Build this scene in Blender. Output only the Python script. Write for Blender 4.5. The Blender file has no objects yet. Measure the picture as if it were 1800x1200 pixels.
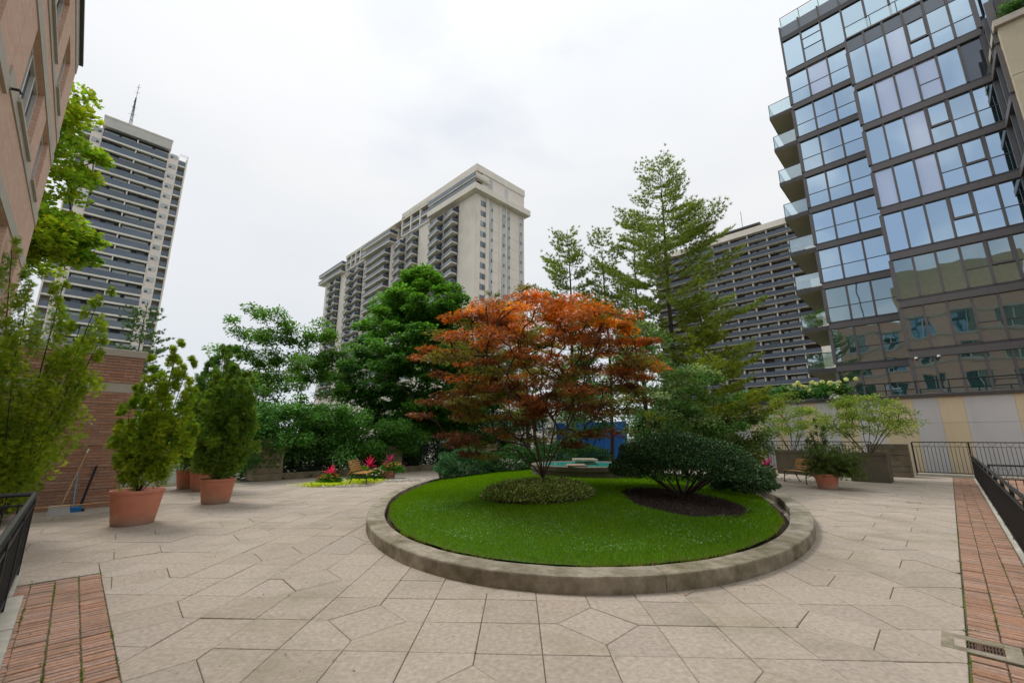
import bpy, math, random
import numpy as np
from mathutils import Vector, Matrix
R = math.radians
random.seed(7)
rng = np.random.default_rng(7)
scene = bpy.context.scene
COL = scene.collection
S2 = math.sqrt(2.0)

# ------------------------------------------------------------------ camera, sky, sun, exposure
cam_d = bpy.data.cameras.new('camera')
cam_d.sensor_width = 36.0
cam_d.lens = 15.0
cam_d.clip_start = 0.05
cam_d.clip_end = 3000.0
cam = bpy.data.objects.new('camera', cam_d)
COL.objects.link(cam)
cam.location = (0, 0, 1.7)
cam.rotation_euler = (R(90 + 12.66), 0, 0)
scene.camera = cam

SUN_EL, SUN_AZ = 58.0, -52.0          # azimuth measured from +Y towards +X
world = bpy.data.worlds.new('World')
scene.world = world
world.use_nodes = True
nt = world.node_tree
for n in list(nt.nodes): nt.nodes.remove(n)
def wn(t): return nt.nodes.new(t)
out = wn('ShaderNodeOutputWorld'); bg = wn('ShaderNodeBackground')
sky = wn('ShaderNodeTexSky'); sky.sky_type = 'NISHITA'; sky.sun_disc = False
sky.sun_elevation = R(SUN_EL); sky.sun_rotation = R(SUN_AZ)
tc = wn('ShaderNodeTexCoord')
mp = wn('ShaderNodeMapping'); mp.inputs['Scale'].default_value = (1.0, 1.0, 2.2)
n1 = wn('ShaderNodeTexNoise'); n1.inputs['Scale'].default_value = 1.7; n1.inputs['Detail'].default_value = 6; n1.inputs['Roughness'].default_value = 0.5
r1 = wn('ShaderNodeValToRGB')
r1.color_ramp.elements[0].position = 0.30; r1.color_ramp.elements[0].color = (6.35, 6.55, 6.8, 1)
r1.color_ramp.elements[1].position = 0.68; r1.color_ramp.elements[1].color = (7.1, 7.15, 7.2, 1)
sep = wn('ShaderNodeSeparateXYZ')
r2 = wn('ShaderNodeValToRGB')                      # an overcast sky is greyer and bluer towards the horizon
r2.color_ramp.elements[0].position = 0.0; r2.color_ramp.elements[0].color = (0.80, 0.835, 0.88, 1)
r2.color_ramp.elements[1].position = 0.5; r2.color_ramp.elements[1].color = (1, 1, 1, 1)
for q_, c_ in ((.77, 1.18), (1.0, 1.5)):           # and brightest at the zenith
    e_ = r2.color_ramp.elements.new(q_); e_.color = (c_, c_, c_, 1)
mul = wn('ShaderNodeMix'); mul.data_type = 'RGBA'; mul.blend_type = 'MULTIPLY'; mul.inputs[0].default_value = 1.0
n2 = wn('ShaderNodeTexNoise'); n2.inputs['Scale'].default_value = 2.1; n2.inputs['Detail'].default_value = 7
r3 = wn('ShaderNodeValToRGB')                      # thin places in the cloud where a little blue comes through
r3.color_ramp.elements[0].position = 0.56; r3.color_ramp.elements[0].color = (0.96, 0.96, 0.96, 1)
r3.color_ramp.elements[1].position = 0.74; r3.color_ramp.elements[1].color = (0.72, 0.72, 0.72, 1)
mix = wn('ShaderNodeMix'); mix.data_type = 'RGBA'
L = nt.links.new
L(tc.outputs['Generated'], mp.inputs['Vector']); L(mp.outputs[0], n1.inputs['Vector']); L(mp.outputs[0], n2.inputs['Vector'])
L(n1.outputs['Fac'], r1.inputs[0]); L(tc.outputs['Generated'], sep.inputs[0]); L(sep.outputs['Z'], r2.inputs[0])
L(r1.outputs[0], mul.inputs[6]); L(r2.outputs[0], mul.inputs[7])
L(n2.outputs['Fac'], r3.inputs[0])
# the break in the cloud behind the camera that the glass front mirrors
dt_ = wn('ShaderNodeVectorMath'); dt_.operation = 'DOT_PRODUCT'; dt_.inputs[1].default_value = Vector((-.60, -.67, .44)).normalized()
nv = wn('ShaderNodeVectorMath'); nv.operation = 'NORMALIZE'; L(tc.outputs['Generated'], nv.inputs[0]); L(nv.outputs[0], dt_.inputs[0])
n3 = wn('ShaderNodeTexNoise'); n3.inputs['Scale'].default_value = 7; n3.inputs['Detail'].default_value = 6; L(tc.outputs['Generated'], n3.inputs['Vector'])
a3 = wn('ShaderNodeMath'); a3.operation = 'MULTIPLY_ADD'; a3.inputs[1].default_value = .16; L(n3.outputs['Fac'], a3.inputs[0]); L(dt_.outputs['Value'], a3.inputs[2])
m3 = wn('ShaderNodeMapRange'); m3.interpolation_type = 'SMOOTHSTEP'; m3.inputs['From Min'].default_value = 1.03; m3.inputs['From Max'].default_value = 1.09; m3.inputs['To Min'].default_value = 1.0; m3.inputs['To Max'].default_value = .45
L(a3.outputs[0], m3.inputs['Value'])
mm3 = wn('ShaderNodeMath'); mm3.operation = 'MULTIPLY'; L(r3.outputs[0], mm3.inputs[0]); L(m3.outputs[0], mm3.inputs[1]); L(mm3.outputs[0], mix.inputs[0])
L(sky.outputs[0], mix.inputs[6]); L(mul.outputs[2], mix.inputs[7])
L(mix.outputs[2], bg.inputs['Color']); bg.inputs['Strength'].default_value = 0.093
L(bg.outputs[0], out.inputs[0])

sun_d = bpy.data.lights.new('sun', 'SUN')
sun_d.energy = 1.5; sun_d.angle = R(20); sun_d.color = (1.0, 0.96, 0.9)
sun = bpy.data.objects.new('sun', sun_d); COL.objects.link(sun)
sd = Vector((math.sin(R(SUN_AZ)) * math.cos(R(SUN_EL)), math.cos(R(SUN_AZ)) * math.cos(R(SUN_EL)), math.sin(R(SUN_EL))))
sun.rotation_euler = sd.to_track_quat('Z', 'Y').to_euler()
scene.view_settings.view_transform = 'Standard'
scene.view_settings.look = 'None'
scene.view_settings.exposure = 0.50
scene.view_settings.gamma = 1.0
scene.view_settings.use_curve_mapping = False
scene.cycles.use_denoising = True
scene.cycles.max_bounces = 7
scene.cycles.diffuse_bounces = 3
scene.cycles.transparent_max_bounces = 6
scene.cycles.caustics_reflective = False
scene.cycles.caustics_refractive = False

# ------------------------------------------------------------------ helpers
def XY(u, v): return ((u - v) / S2, (u + v) / S2)          # street grid (45 degrees) to world
def link(name, me, parent=None, loc=(0, 0, 0), rotz=0.0, label=None, kind=None):
    o = bpy.data.objects.new(name, me); COL.objects.link(o)
    o.location = loc; o.rotation_euler = (0, 0, rotz)
    if parent is not None: o.parent = parent
    if label: o['label'] = label
    if kind: o['kind'] = kind
    return o
def thing(name, label, cat, loc=(0, 0, 0), rotz=0.0, group=None):
    o = link(name, None, None, loc, rotz, label); o['category'] = cat
    o.empty_display_size = 0.2
    if group: o['group'] = group
    return o
def tag(o, label, cat, group=None):
    o['label'] = label; o['category'] = cat
    if group: o['group'] = group
    return o
def copy_part(o, parent, loc=None, rot=None):
    c = o.copy(); COL.objects.link(c); c.parent = parent
    if loc is not None: c.location = loc
    if rot is not None: c.rotation_euler = rot
    return c
def copy_tree(o, parent=None):
    c = o.copy(); COL.objects.link(c)
    if parent is not None: c.parent = parent
    for ch in list(o.children): copy_tree(ch, c)
    return c

class MB:
    """collects boxes, prisms, tubes and lathes and links them as one mesh"""
    def __init__(s, off=(0, 0, 0)): s.v = []; s.f = []; s.o = off
    def add(s, vs, fs):
        b = len(s.v); ox, oy, oz = s.o
        s.v += [(x - ox, y - oy, z - oz) for x, y, z in vs]
        s.f += [tuple(b + i for i in f) for f in fs]; return s
    def box(s, x0, x1, y0, y1, z0, z1, bev=0.0):
        if bev <= 0:
            return s.add([(x0,y0,z0),(x1,y0,z0),(x1,y1,z0),(x0,y1,z0),(x0,y0,z1),(x1,y0,z1),(x1,y1,z1),(x0,y1,z1)],
                  [(3,2,1,0),(4,5,6,7),(0,1,5,4),(1,2,6,5),(2,3,7,6),(3,0,4,7)])
        return s.prism([(x0,y0),(x1,y0),(x1,y1),(x0,y1)], z0, z1, bev)
    def prism(s, poly, z0, z1, bev=0.0):
        n = len(poly)
        if bev > 0:
            ins = inset(poly, bev)
            vs = [(x,y,z0) for x,y in poly] + [(x,y,z1-bev) for x,y in poly] + [(x,y,z1) for x,y in ins]
            fs = [tuple(range(n-1,-1,-1)), tuple(range(2*n,3*n))]
            for k in (0, n):
                fs += [(k+i, k+(i+1)%n, k+n+(i+1)%n, k+n+i) for i in range(n)]
        else:
            vs = [(x,y,z0) for x,y in poly] + [(x,y,z1) for x,y in poly]
            fs = [tuple(range(n-1,-1,-1)), tuple(range(n,2*n))] + [(i,(i+1)%n,n+(i+1)%n,n+i) for i in range(n)]
        return s.add(vs, fs)
    def tube(s, pts, r, n=6, cap=True):
        pts = [Vector(p) for p in pts]; rs = r if isinstance(r, (list, tuple)) else [r]*len(pts)
        vs = []; fs = []; up = None
        for i, p in enumerate(pts):
            t = (pts[min(i+1, len(pts)-1)] - pts[max(i-1, 0)]).normalized()
            if up is None: up = Vector((0,0,1)) if abs(t.z) < .9 else Vector((1,0,0))
            a = t.cross(up).normalized(); b = a.cross(t).normalized(); up = b
            for k in range(n):
                w = 2*math.pi*k/n; q = p + (a*math.cos(w) + b*math.sin(w))*rs[i]; vs.append(tuple(q))
        for i in range(len(pts)-1):
            for k in range(n): fs.append((i*n+k, i*n+(k+1)%n, (i+1)*n+(k+1)%n, (i+1)*n+k))
        if cap: fs += [tuple(range(n-1,-1,-1)), tuple((len(pts)-1)*n+k for k in range(n))]
        return s.add(vs, fs)
    def lathe(s, prof, n=24, c=(0,0), flare=None):
        vs = []; fs = []
        for r, z in prof:
            for k in range(n):
                a = 2*math.pi*k/n; vs.append((c[0]+r*math.cos(a), c[1]+r*math.sin(a), z))
        for i in range(len(prof)-1):
            for k in range(n): fs.append((i*n+k, i*n+(k+1)%n, (i+1)*n+(k+1)%n, (i+1)*n+k))
        fs += [tuple(range(n-1,-1,-1)), tuple((len(prof)-1)*n+k for k in range(n))]
        return s.add(vs, fs)
    def mesh(s, name, m, smooth=False):
        me = bpy.data.meshes.new(name); me.from_pydata(s.v, [], s.f)
        if m: me.materials.append(m)
        if smooth: me.polygons.foreach_set('use_smooth', [True]*len(me.polygons))
        me.update(); return me
    def build(s, name, m, parent=None, smooth=False, loc=(0,0,0), rotz=0.0, label=None, kind=None):
        return link(name, s.mesh(name, m, smooth), parent, loc, rotz, label, kind)

def inset(poly, d):
    """move every edge of a convex counter-clockwise polygon inwards by d"""
    n = len(poly); res = []
    for i in range(n):
        p0, p1, p2 = Vector(poly[i-1]), Vector(poly[i]), Vector(poly[(i+1)%n])
        e1 = (p1-p0).normalized(); e2 = (p2-p1).normalized()
        n1_ = Vector((-e1.y, e1.x)); n2_ = Vector((-e2.y, e2.x))
        k = 1 + n1_.dot(n2_)
        q = p1 + (n1_+n2_)*(d/max(k, .25)); res.append((q.x, q.y))
    return res
def clip(poly, a, b, c):
    """keep the part of poly where a*x+b*y >= c"""
    res = []
    for i in range(len(poly)):
        p, q = poly[i], poly[(i+1) % len(poly)]
        dp = a*p[0]+b*p[1]-c; dq = a*q[0]+b*q[1]-c
        if dp >= 0: res.append(p)
        if dp*dq < 0:
            t = dp/(dp-dq); res.append((p[0]+(q[0]-p[0])*t, p[1]+(q[1]-p[1])*t))
    return res
def area(poly):
    return .5*sum(poly[i][0]*poly[(i+1)%len(poly)][1]-poly[(i+1)%len(poly)][0]*poly[i][1] for i in range(len(poly)))
def tidy(poly, eps=.012):
    res = []
    for p in poly:
        if not res or math.hypot(p[0]-res[-1][0], p[1]-res[-1][1]) > eps: res.append(p)
    if len(res) > 1 and math.hypot(res[0][0]-res[-1][0], res[0][1]-res[-1][1]) <= eps: res.pop()
    return res

# ------------------------------------------------------------------ materials
def newmat(name):
    m = bpy.data.materials.new(name); m.use_nodes = True
    t = m.node_tree; p = t.nodes['Principled BSDF']; return m, t, p
def mat(name, col, rough=.8, var=.12, scale=6.0, bump=.0, bscale=60.0, stain=None, stain_scale=1.2, stain_lo=.5, stain_hi=.7, spec=.3, metal=0.0, piece=0.0, coord='Object', stretch=(1,1,1), detail=5):
    """base colour with noise, optional stains of a second colour, fine bump, optional variation from piece to piece"""
    m, t, p = newmat(name); N = t.nodes.new; K = t.links.new
    p.inputs['Roughness'].default_value = rough; p.inputs['Metallic'].default_value = metal
    p.inputs['Specular IOR Level'].default_value = spec
    tcn = N('ShaderNodeTexCoord')
    if coord == 'World':
        g = N('ShaderNodeNewGeometry'); src = g.outputs['Position']
    else: src = tcn.outputs['Object']
    mpn = N('ShaderNodeMapping'); mpn.inputs['Scale'].default_value = stretch; K(src, mpn.inputs['Vector']); src = mpn.outputs[0]
    no = N('ShaderNodeTexNoise'); no.inputs['Scale'].default_value = scale; no.inputs['Detail'].default_value = detail; no.inputs['Roughness'].default_value = .62
    K(src, no.inputs['Vector'])
    rp = N('ShaderNodeValToRGB'); e = rp.color_ramp.elements
    e[0].position = .3; e[0].color = (*[c*(1-var) for c in col], 1)
    e[1].position = .7; e[1].color = (*[min(1, c*(1+var)) for c in col], 1)
    K(no.outputs['Fac'], rp.inputs[0]); last = rp.outputs[0]
    if stain:
        n2_ = N('ShaderNodeTexNoise'); n2_.inputs['Scale'].default_value = stain_scale; n2_.inputs['Detail'].default_value = 6; n2_.inputs['Roughness'].default_value = .7
        K(src, n2_.inputs['Vector'])
        rr = N('ShaderNodeValToRGB'); rr.color_ramp.elements[0].position = stain_lo; rr.color_ramp.elements[0].color = (0,0,0,1)
        rr.color_ramp.elements[1].position = stain_hi; rr.color_ramp.elements[1].color = (1,1,1,1)
        K(n2_.outputs['Fac'], rr.inputs[0])
        mx = N('ShaderNodeMix'); mx.data_type = 'RGBA'; K(rr.outputs[0], mx.inputs[0]); K(last, mx.inputs[6]); mx.inputs[7].default_value = (*stain, 1); last = mx.outputs[2]
    if piece > 0:
        oi = N('ShaderNodeObjectInfo'); ge = N('ShaderNodeNewGeometry')
        ad = N('ShaderNodeMath'); ad.operation = 'ADD'; K(oi.outputs['Random'], ad.inputs[0]); K(ge.outputs['Random Per Island'], ad.inputs[1])
        fr = N('ShaderNodeMath'); fr.operation = 'FRACT'; K(ad.outputs[0], fr.inputs[0])
        mr = N('ShaderNodeMapRange'); mr.inputs['To Min'].default_value = 1-piece; mr.inputs['To Max'].default_value = 1+piece; K(fr.outputs[0], mr.inputs['Value'])
        hs = N('ShaderNodeHueSaturation'); K(mr.outputs[0], hs.inputs['Value']); K(last, hs.inputs['Color'])
        fr2 = N('ShaderNodeMath'); fr2.operation = 'MULTIPLY'; fr2.inputs[1].default_value = 7.31; K(fr.outputs[0], fr2.inputs[0])
        fr3 = N('ShaderNodeMath'); fr3.operation = 'FRACT'; K(fr2.outputs[0], fr3.inputs[0])
        ms = N('ShaderNodeMapRange'); ms.inputs['To Min'].default_value = 1-piece; ms.inputs['To Max'].default_value = 1+piece; K(fr3.outputs[0], ms.inputs['Value']); K(ms.outputs[0], hs.inputs['Saturation'])
        last = hs.outputs[0]
    K(last, p.inputs['Base Color'])
    if bump > 0:
        nb = N('ShaderNodeTexNoise'); nb.inputs['Scale'].default_value = bscale; nb.inputs['Detail'].default_value = 4; K(src, nb.inputs['Vector'])
        b = N('ShaderNodeBump'); b.inputs['Strength'].default_value = bump; b.inputs['Distance'].default_value = .02; K(nb.outputs['Fac'], b.inputs['Height']); K(b.outputs[0], p.inputs['Normal'])
    return m
def leafmat(name, trans=.45, rough=.55, spec=.2, tint=(1.15, 1.2, .7)):
    """leaves: each carries its own colour in the attribute Col"""
    m, t, p = newmat(name); N = t.nodes.new; K = t.links.new
    at = N('ShaderNodeAttribute'); at.attribute_name = 'Col'
    K(at.outputs['Color'], p.inputs['Base Color']); p.inputs['Roughness'].default_value = rough; p.inputs['Specular IOR Level'].default_value = spec
    tr = N('ShaderNodeBsdfTranslucent'); mm = N('ShaderNodeMix'); mm.data_type = 'RGBA'; mm.blend_type = 'MULTIPLY'; mm.inputs[0].default_value = 1
    K(at.outputs['Color'], mm.inputs[6]); mm.inputs[7].default_value = (*tint, 1); K(mm.outputs[2], tr.inputs['Color'])
    ms = N('ShaderNodeMixShader'); ms.inputs[0].default_value = trans
    K(p.outputs[0], ms.inputs[1]); K(tr.outputs[0], ms.inputs[2]); K(ms.outputs[0], t.nodes['Material Output'].inputs['Surface'])
    return m
def glassmat(name, dark=(.03,.045,.05), tint=(.66,.80,.96), lo=.5, hi=.95, wave=.25, wscale=.35, piece=.0, rough=.015):
    """coated window glass: a dark room behind, a tinted reflection in front, panes slightly uneven"""
    m, t, p = newmat(name); N = t.nodes.new; K = t.links.new
    p.inputs['Base Color'].default_value = (*dark, 1); p.inputs['Roughness'].default_value = .6; p.inputs['Specular IOR Level'].default_value = .1
    gl = N('ShaderNodeBsdfGlossy'); gl.inputs['Roughness'].default_value = rough; gl.inputs['Color'].default_value = (*tint, 1)
    lw = N('ShaderNodeLayerWeight'); lw.inputs['Blend'].default_value = .5
    mr = N('ShaderNodeMapRange'); mr.inputs['To Min'].default_value = lo; mr.inputs['To Max'].default_value = hi; K(lw.outputs['Facing'], mr.inputs['Value'])
    oi = N('ShaderNodeObjectInfo')
    fac = mr.outputs[0]
    if piece > 0:
        ge = N('ShaderNodeNewGeometry')
        ad = N('ShaderNodeMath'); ad.operation = 'ADD'; K(oi.outputs['Random'], ad.inputs[0]); K(ge.outputs['Random Per Island'], ad.inputs[1])
        fr = N('ShaderNodeMath'); fr.operation = 'FRACT'; K(ad.outputs[0], fr.inputs[0])
        m2 = N('ShaderNodeMapRange'); m2.inputs['To Min'].default_value = 1-piece; m2.inputs['To Max'].default_value = 1.0; K(fr.outputs[0], m2.inputs['Value'])
        mu = N('ShaderNodeMath'); mu.operation = 'MULTIPLY'; K(fac, mu.inputs[0]); K(m2.outputs[0], mu.inputs[1]); fac = mu.outputs[0]
    g = N('ShaderNodeNewGeometry'); no = N('ShaderNodeTexNoise'); no.inputs['Scale'].default_value = wscale; no.inputs['Detail'].default_value = 2
    va = N('ShaderNodeVectorMath'); va.operation = 'ADD'; K(g.outputs['Position'], va.inputs[0])
    cx = N('ShaderNodeVectorMath'); cx.operation = 'SCALE'; cx.inputs[0].default_value = (13,7,5); K(oi.outputs['Random'], cx.inputs['Scale']); K(cx.outputs[0], va.inputs[1])
    K(va.outputs[0], no.inputs['Vector'])
    b = N('ShaderNodeBump'); b.inputs['Strength'].default_value = wave; b.inputs['Distance'].default_value = .05; K(no.outputs['Fac'], b.inputs['Height'])
    K(b.outputs[0], gl.inputs['Normal'])
    ms = N('ShaderNodeMixShader'); K(fac, ms.inputs[0]); K(p.outputs[0], ms.inputs[1]); K(gl.outputs[0], ms.inputs[2])
    K(ms.outputs[0], t.nodes['Material Output'].inputs['Surface'])
    return m
def clearglass(name, tint=(.55,.72,.74), fac=.35):
    m, t, p = newmat(name); N = t.nodes.new; K = t.links.new
    tr = N('ShaderNodeBsdfTransparent'); tr.inputs['Color'].default_value = (*[c**.35 for c in tint], 1)
    gl = N('ShaderNodeBsdfGlossy'); gl.inputs['Roughness'].default_value = .02; gl.inputs['Color'].default_value = (.8,.9,.95,1)
    ms = N('ShaderNodeMixShader'); ms.inputs[0].default_value = fac
    K(tr.outputs[0], ms.inputs[1]); K(gl.outputs[0], ms.inputs[2]); K(ms.outputs[0], t.nodes['Material Output'].inputs['Surface'])
    return m

M = {}
M['slab'] = mat('paving_concrete', (.42,.36,.298), .85, .22, 22, .5, 140, stain=(.25,.225,.15), stain_scale=.7, stain_lo=.50, stain_hi=.80, piece=.065, coord='World', detail=9)
M['joint'] = mat('joint_bed', (.10,.085,.055), .95, .4, 5, .3, 40, stain=(.10,.14,.025), stain_scale=1.1, stain_lo=.5, stain_hi=.6, coord='World')
M['paver'] = mat('clay_paver', (.37,.225,.16), .85, .22, 30, .35, 120, stain=(.20,.14,.095), stain_scale=2.2, stain_lo=.48, stain_hi=.75, piece=.16, coord='World')
M['kerb'] = mat('kerb_concrete', (.36,.32,.25), .88, .28, 6, .6, 110, stain=(.12,.112,.05), stain_scale=1.9, stain_lo=.42, stain_hi=.70, detail=9, piece=.08, coord='World')
M['pale_kerb'] = mat('pale_kerb_concrete', (.42,.40,.34), .85, .15, 5, .3, 90, piece=.08, coord='World')
M['soil'] = mat('soil', (.055,.04,.028), .95, .4, 18, .8, 60, coord='World')
M['mulch'] = mat('bark_mulch', (.022,.015,.011), .95, .5, 40, .9, 90, coord='World')  # base colour darkened to stand in for the yew's shade on the bark
M['turf'] = mat('turf_base', (.055,.14,.012), .95, .3, 9, .5, 80, stain=(.06,.10,.015), stain_scale=1.2, coord='World')
M['ground'] = mat('far_ground', (.09,.10,.07), .95, .3, .05, 0, 10, coord='World')
M['brick'] = mat('brick', (.47,.27,.19), .85, .12, 25, .3, 90, piece=.13, coord='World')
M['mortar'] = mat('mortar', (.34,.23,.18), .95, .15, 10, .2, 80)
M['stone'] = mat('stone_band', (.52,.475,.40), .8, .1, 4, .2, 60, stain=(.42,.38,.31), stain_scale=1.0)
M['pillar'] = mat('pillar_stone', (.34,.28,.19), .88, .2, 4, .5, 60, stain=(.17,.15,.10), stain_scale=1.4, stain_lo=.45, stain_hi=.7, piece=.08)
M['dark_pillar'] = mat('dark_pillar_stone', (.17,.142,.105), .9, .2, 4, .5, 60, stain=(.09,.08,.055), stain_scale=1.4, stain_lo=.45, stain_hi=.7, piece=.1)  # darker copy of the pillar stone, shade and dirt both put into its tone
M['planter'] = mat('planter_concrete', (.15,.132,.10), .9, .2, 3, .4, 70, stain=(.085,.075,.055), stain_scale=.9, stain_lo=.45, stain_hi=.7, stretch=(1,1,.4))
M['terracotta'] = mat('terracotta', (.60,.235,.15), .7, .1, 5, .15, 60, stain=(.42,.24,.17), stain_scale=1.6, stain_lo=.5, stain_hi=.75)
tt = M['terracotta'].node_tree; pp = tt.nodes['Principled BSDF']; src_ = pp.inputs['Base Color'].links[0].from_socket   # lime bloom creeping up the foot
tcp = tt.nodes.new('ShaderNodeTexCoord'); sxp = tt.nodes.new('ShaderNodeSeparateXYZ'); nzp = tt.nodes.new('ShaderNodeTexNoise'); nzp.inputs['Scale'].default_value = 4; nzp.inputs['Detail'].default_value = 6
adp = tt.nodes.new('ShaderNodeMath'); adp.operation = 'MULTIPLY_ADD'; adp.inputs[1].default_value = -.35
mrp = tt.nodes.new('ShaderNodeMapRange'); mrp.inputs['From Min'].default_value = -.16; mrp.inputs['From Max'].default_value = .05; mrp.inputs['To Min'].default_value = .75; mrp.inputs['To Max'].default_value = 0
mxp = tt.nodes.new('ShaderNodeMix'); mxp.data_type = 'RGBA'; mxp.inputs[7].default_value = (.50,.38,.31,1)
tt.links.new(tcp.outputs['Object'], sxp.inputs[0]); tt.links.new(tcp.outputs['Object'], nzp.inputs['Vector']); tt.links.new(nzp.outputs['Fac'], adp.inputs[0]); tt.links.new(sxp.outputs['Z'], adp.inputs[2])
tt.links.new(adp.outputs[0], mrp.inputs['Value']); tt.links.new(mrp.outputs[0], mxp.inputs[0]); tt.links.new(src_, mxp.inputs[6]); tt.links.new(mxp.outputs[2], pp.inputs['Base Color'])
M['iron'] = mat('black_iron', (.014,.016,.018), .42, .3, 20, .15, 80, stain=(.10,.11,.12), stain_scale=7, stain_lo=.66, stain_hi=.72, spec=.5)
M['cream'] = mat('cream_stone_panel', (.52,.46,.33), .75, .06, 1.5, .1, 40)
M['apt_beige'] = mat('apartment_beige', (.82,.755,.655), .85, .07, .25, 0, 40, stain=(.62,.54,.44), stain_scale=.12, stain_lo=.5, stain_hi=.8, stretch=(1,1,.5))
M['apt_pink'] = mat('apartment_pink_beige', (.82,.735,.65), .85, .06, .3, 0, 40)
M['apt_white'] = mat('apartment_slab_edge', (.80,.76,.67), .8, .08, .5, 0, 40)
M['soffit'] = mat('apartment_soffit', (.58,.56,.52), .85, .08, .5, 0, 40)
M['slate_pale'] = mat('pale_slate_balustrade', (.15,.18,.225), .5, .1, .5, 0, 40, piece=.2)
M['slate'] = mat('slate_balustrade', (.085,.105,.14), .5, .1, .5, 0, 40, piece=.18)
M['bluegrey'] = mat('bluegrey_balustrade', (.19,.22,.25), .4, .1, .5, 0, 40, piece=.12)
M['brown_brick'] = mat('brown_brick', (.075,.055,.05), .9, .1, 2, 0, 40)
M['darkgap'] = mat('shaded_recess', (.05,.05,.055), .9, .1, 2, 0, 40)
M['metal_grey'] = mat('bronze_grey_metal', (.14,.132,.135), .5, .06, 3, 0, 40, spec=.4)
M['metal_dark'] = mat('dark_bronze_metal', (.075,.07,.072), .5, .06, 3, 0, 40, spec=.4)
M['spandrel'] = glassmat('spandrel_glass', (.045,.05,.06), (.6,.66,.72), .18, .38, .1, .3)
M['olive'] = mat('balcony_soffit', (.56,.51,.37), .85, .06, 1, 0, 40)
M['glass'] = glassmat('curtain_glass', (.02,.045,.05), (.68,.86,1.0), .74, .97, .22, .30, piece=.14)
M['glass_blind'] = glassmat('curtain_glass_with_blind', (.62,.64,.74), (.66,.78,.95), .50, .78, .15, .30)
M['glass_teal'] = glassmat('curtain_glass_lower', (.02,.075,.075), (.56,.68,.72), .58, .88, .35, .35, piece=.15)
M['win'] = glassmat('window_glass', (.04,.045,.05), (.6,.68,.74), .32, .6, .1, .2, piece=.6)
M['win_light'] = mat('window_with_curtain', (.46,.49,.48), .35, .1, .7, 0, 10, spec=.6, piece=.2)
M['win_dark'] = glassmat('dark_window', (.02,.022,.028), (.6,.65,.7), .08, .3, .1, .2)
M['frost'] = clearglass('balustrade_glass', (.55,.72,.74), .35)
M['wall_grey'] = mat('painted_wall_grey', (.60,.60,.605), .85, .05, .6, .05, 40, stain=(.50,.49,.475), stain_scale=.9, stretch=(1,1,.14), stain_lo=.48, stain_hi=.75, piece=.03, coord='World')
M['wall_tan'] = mat('painted_wall_tan', (.70,.59,.41), .85, .05, .6, .05, 40, stain=(.59,.49,.33), stain_scale=.9, stretch=(1,1,.14), stain_lo=.48, stain_hi=.75, piece=.03, coord='World')
M['white'] = mat('white_paint', (.7,.69,.66), .5, .05, 4)
M['bark'] = mat('bark', (.06,.048,.038), .95, .4, 14, .9, 30, stretch=(1,1,.3))
M['bark_grey'] = mat('grey_bark', (.07,.062,.05), .95, .35, 18, .8, 40, stretch=(1,1,.3))
M['bark_maple'] = mat('maple_bark', (.075,.05,.038), .9, .35, 14, .6, 40, stretch=(1,1,.3))
M['leaf'] = leafmat('leaf')
M['leaf_dense'] = leafmat('dense_evergreen_leaf', .12, .45, .4)
M['leaf_maple'] = leafmat('maple_leaf', .45, .45, .3, (1.25, 1.0, .55))
M['needle'] = leafmat('needle', .45, .55, .25)
M['grass'] = leafmat('grass_blade', .35, .8, .04)
M['petal'] = leafmat('petal', .25, .6, .2, (1.1, 1.1, 1.1))
M['wood'] = mat('varnished_slat', (.50,.24,.055), .42, .22, 8, .1, 60, stretch=(1,.15,1), piece=.12, spec=.5)
M['water'], t_, p_ = newmat('pool_water'); p_.inputs['Base Color'].default_value = (.05,.42,.36,1); p_.inputs['Roughness'].default_value = .06
M['blue'] = mat('blue_hoarding', (.015,.10,.36), .6, .15, .8, .1, 10)
M['broom_white'] = mat('broom_bristle', (.45,.45,.45), .9, .2, 50)
M['plastic_blue'] = mat('blue_plastic', (.03,.20,.50), .45, .1, 5)
M['plastic_black'] = mat('black_plastic', (.02,.02,.025), .5, .1, 5)
M['pole_wood'] = mat('broom_pole', (.48,.31,.15), .6, .15, 12, stretch=(1,1,.1))
M['grate'] = mat('rusty_grate', (.13,.08,.06), .7, .3, 20, .3, 60, metal=.3)
M['pebble'] = mat('pale_pebble', (.55,.53,.48), .8, .2, 10, piece=.2)

# ------------------------------------------------------------------ foliage builders (numpy, one mesh per crown)
def nrm(a): return a/np.maximum(np.linalg.norm(a, axis=1, keepdims=True), 1e-9)
LK = 1.65
def mesh_np(name, V, F, C, m):
    """V (n,3), F (k,q) equal sized faces, C (n,3) colours"""
    me = bpy.data.meshes.new(name); n = len(V); k, q = F.shape
    me.vertices.add(n); me.vertices.foreach_set('co', V.astype(np.float32).ravel())
    me.loops.add(k*q); me.loops.foreach_set('vertex_index', F.astype(np.int32).ravel())
    me.polygons.add(k); me.polygons.foreach_set('loop_start', np.arange(0, k*q, q, dtype=np.int32))
    me.materials.append(m)
    if C is not None:
        C = np.clip(C*LK, 0, .9)
        ca = me.color_attributes.new('Col', 'FLOAT_COLOR', 'POINT')
        ca.data.foreach_set('color', np.c_[C, np.ones(n)].astype(np.float32).ravel())
    me.update(calc_edges=True); return me
def leaf_geo(P, D, N, Ln, W, C, fold=.12):
    """one folded diamond per leaf"""
    D = nrm(D); S = nrm(np.cross(D, N)); N = nrm(np.cross(S, D)); Ln = Ln[:,None]; W = W[:,None]
    a = P; b = P + D*Ln*.45 + S*W*.5 + N*W*fold; c = P + D*Ln; d = P + D*Ln*.45 - S*W*.5 + N*W*fold
    V = np.stack([a,b,c,d], 1).reshape(-1,3); F = np.arange(len(V)).reshape(-1,4)
    return V, F, np.repeat(C, 4, 0)
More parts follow.
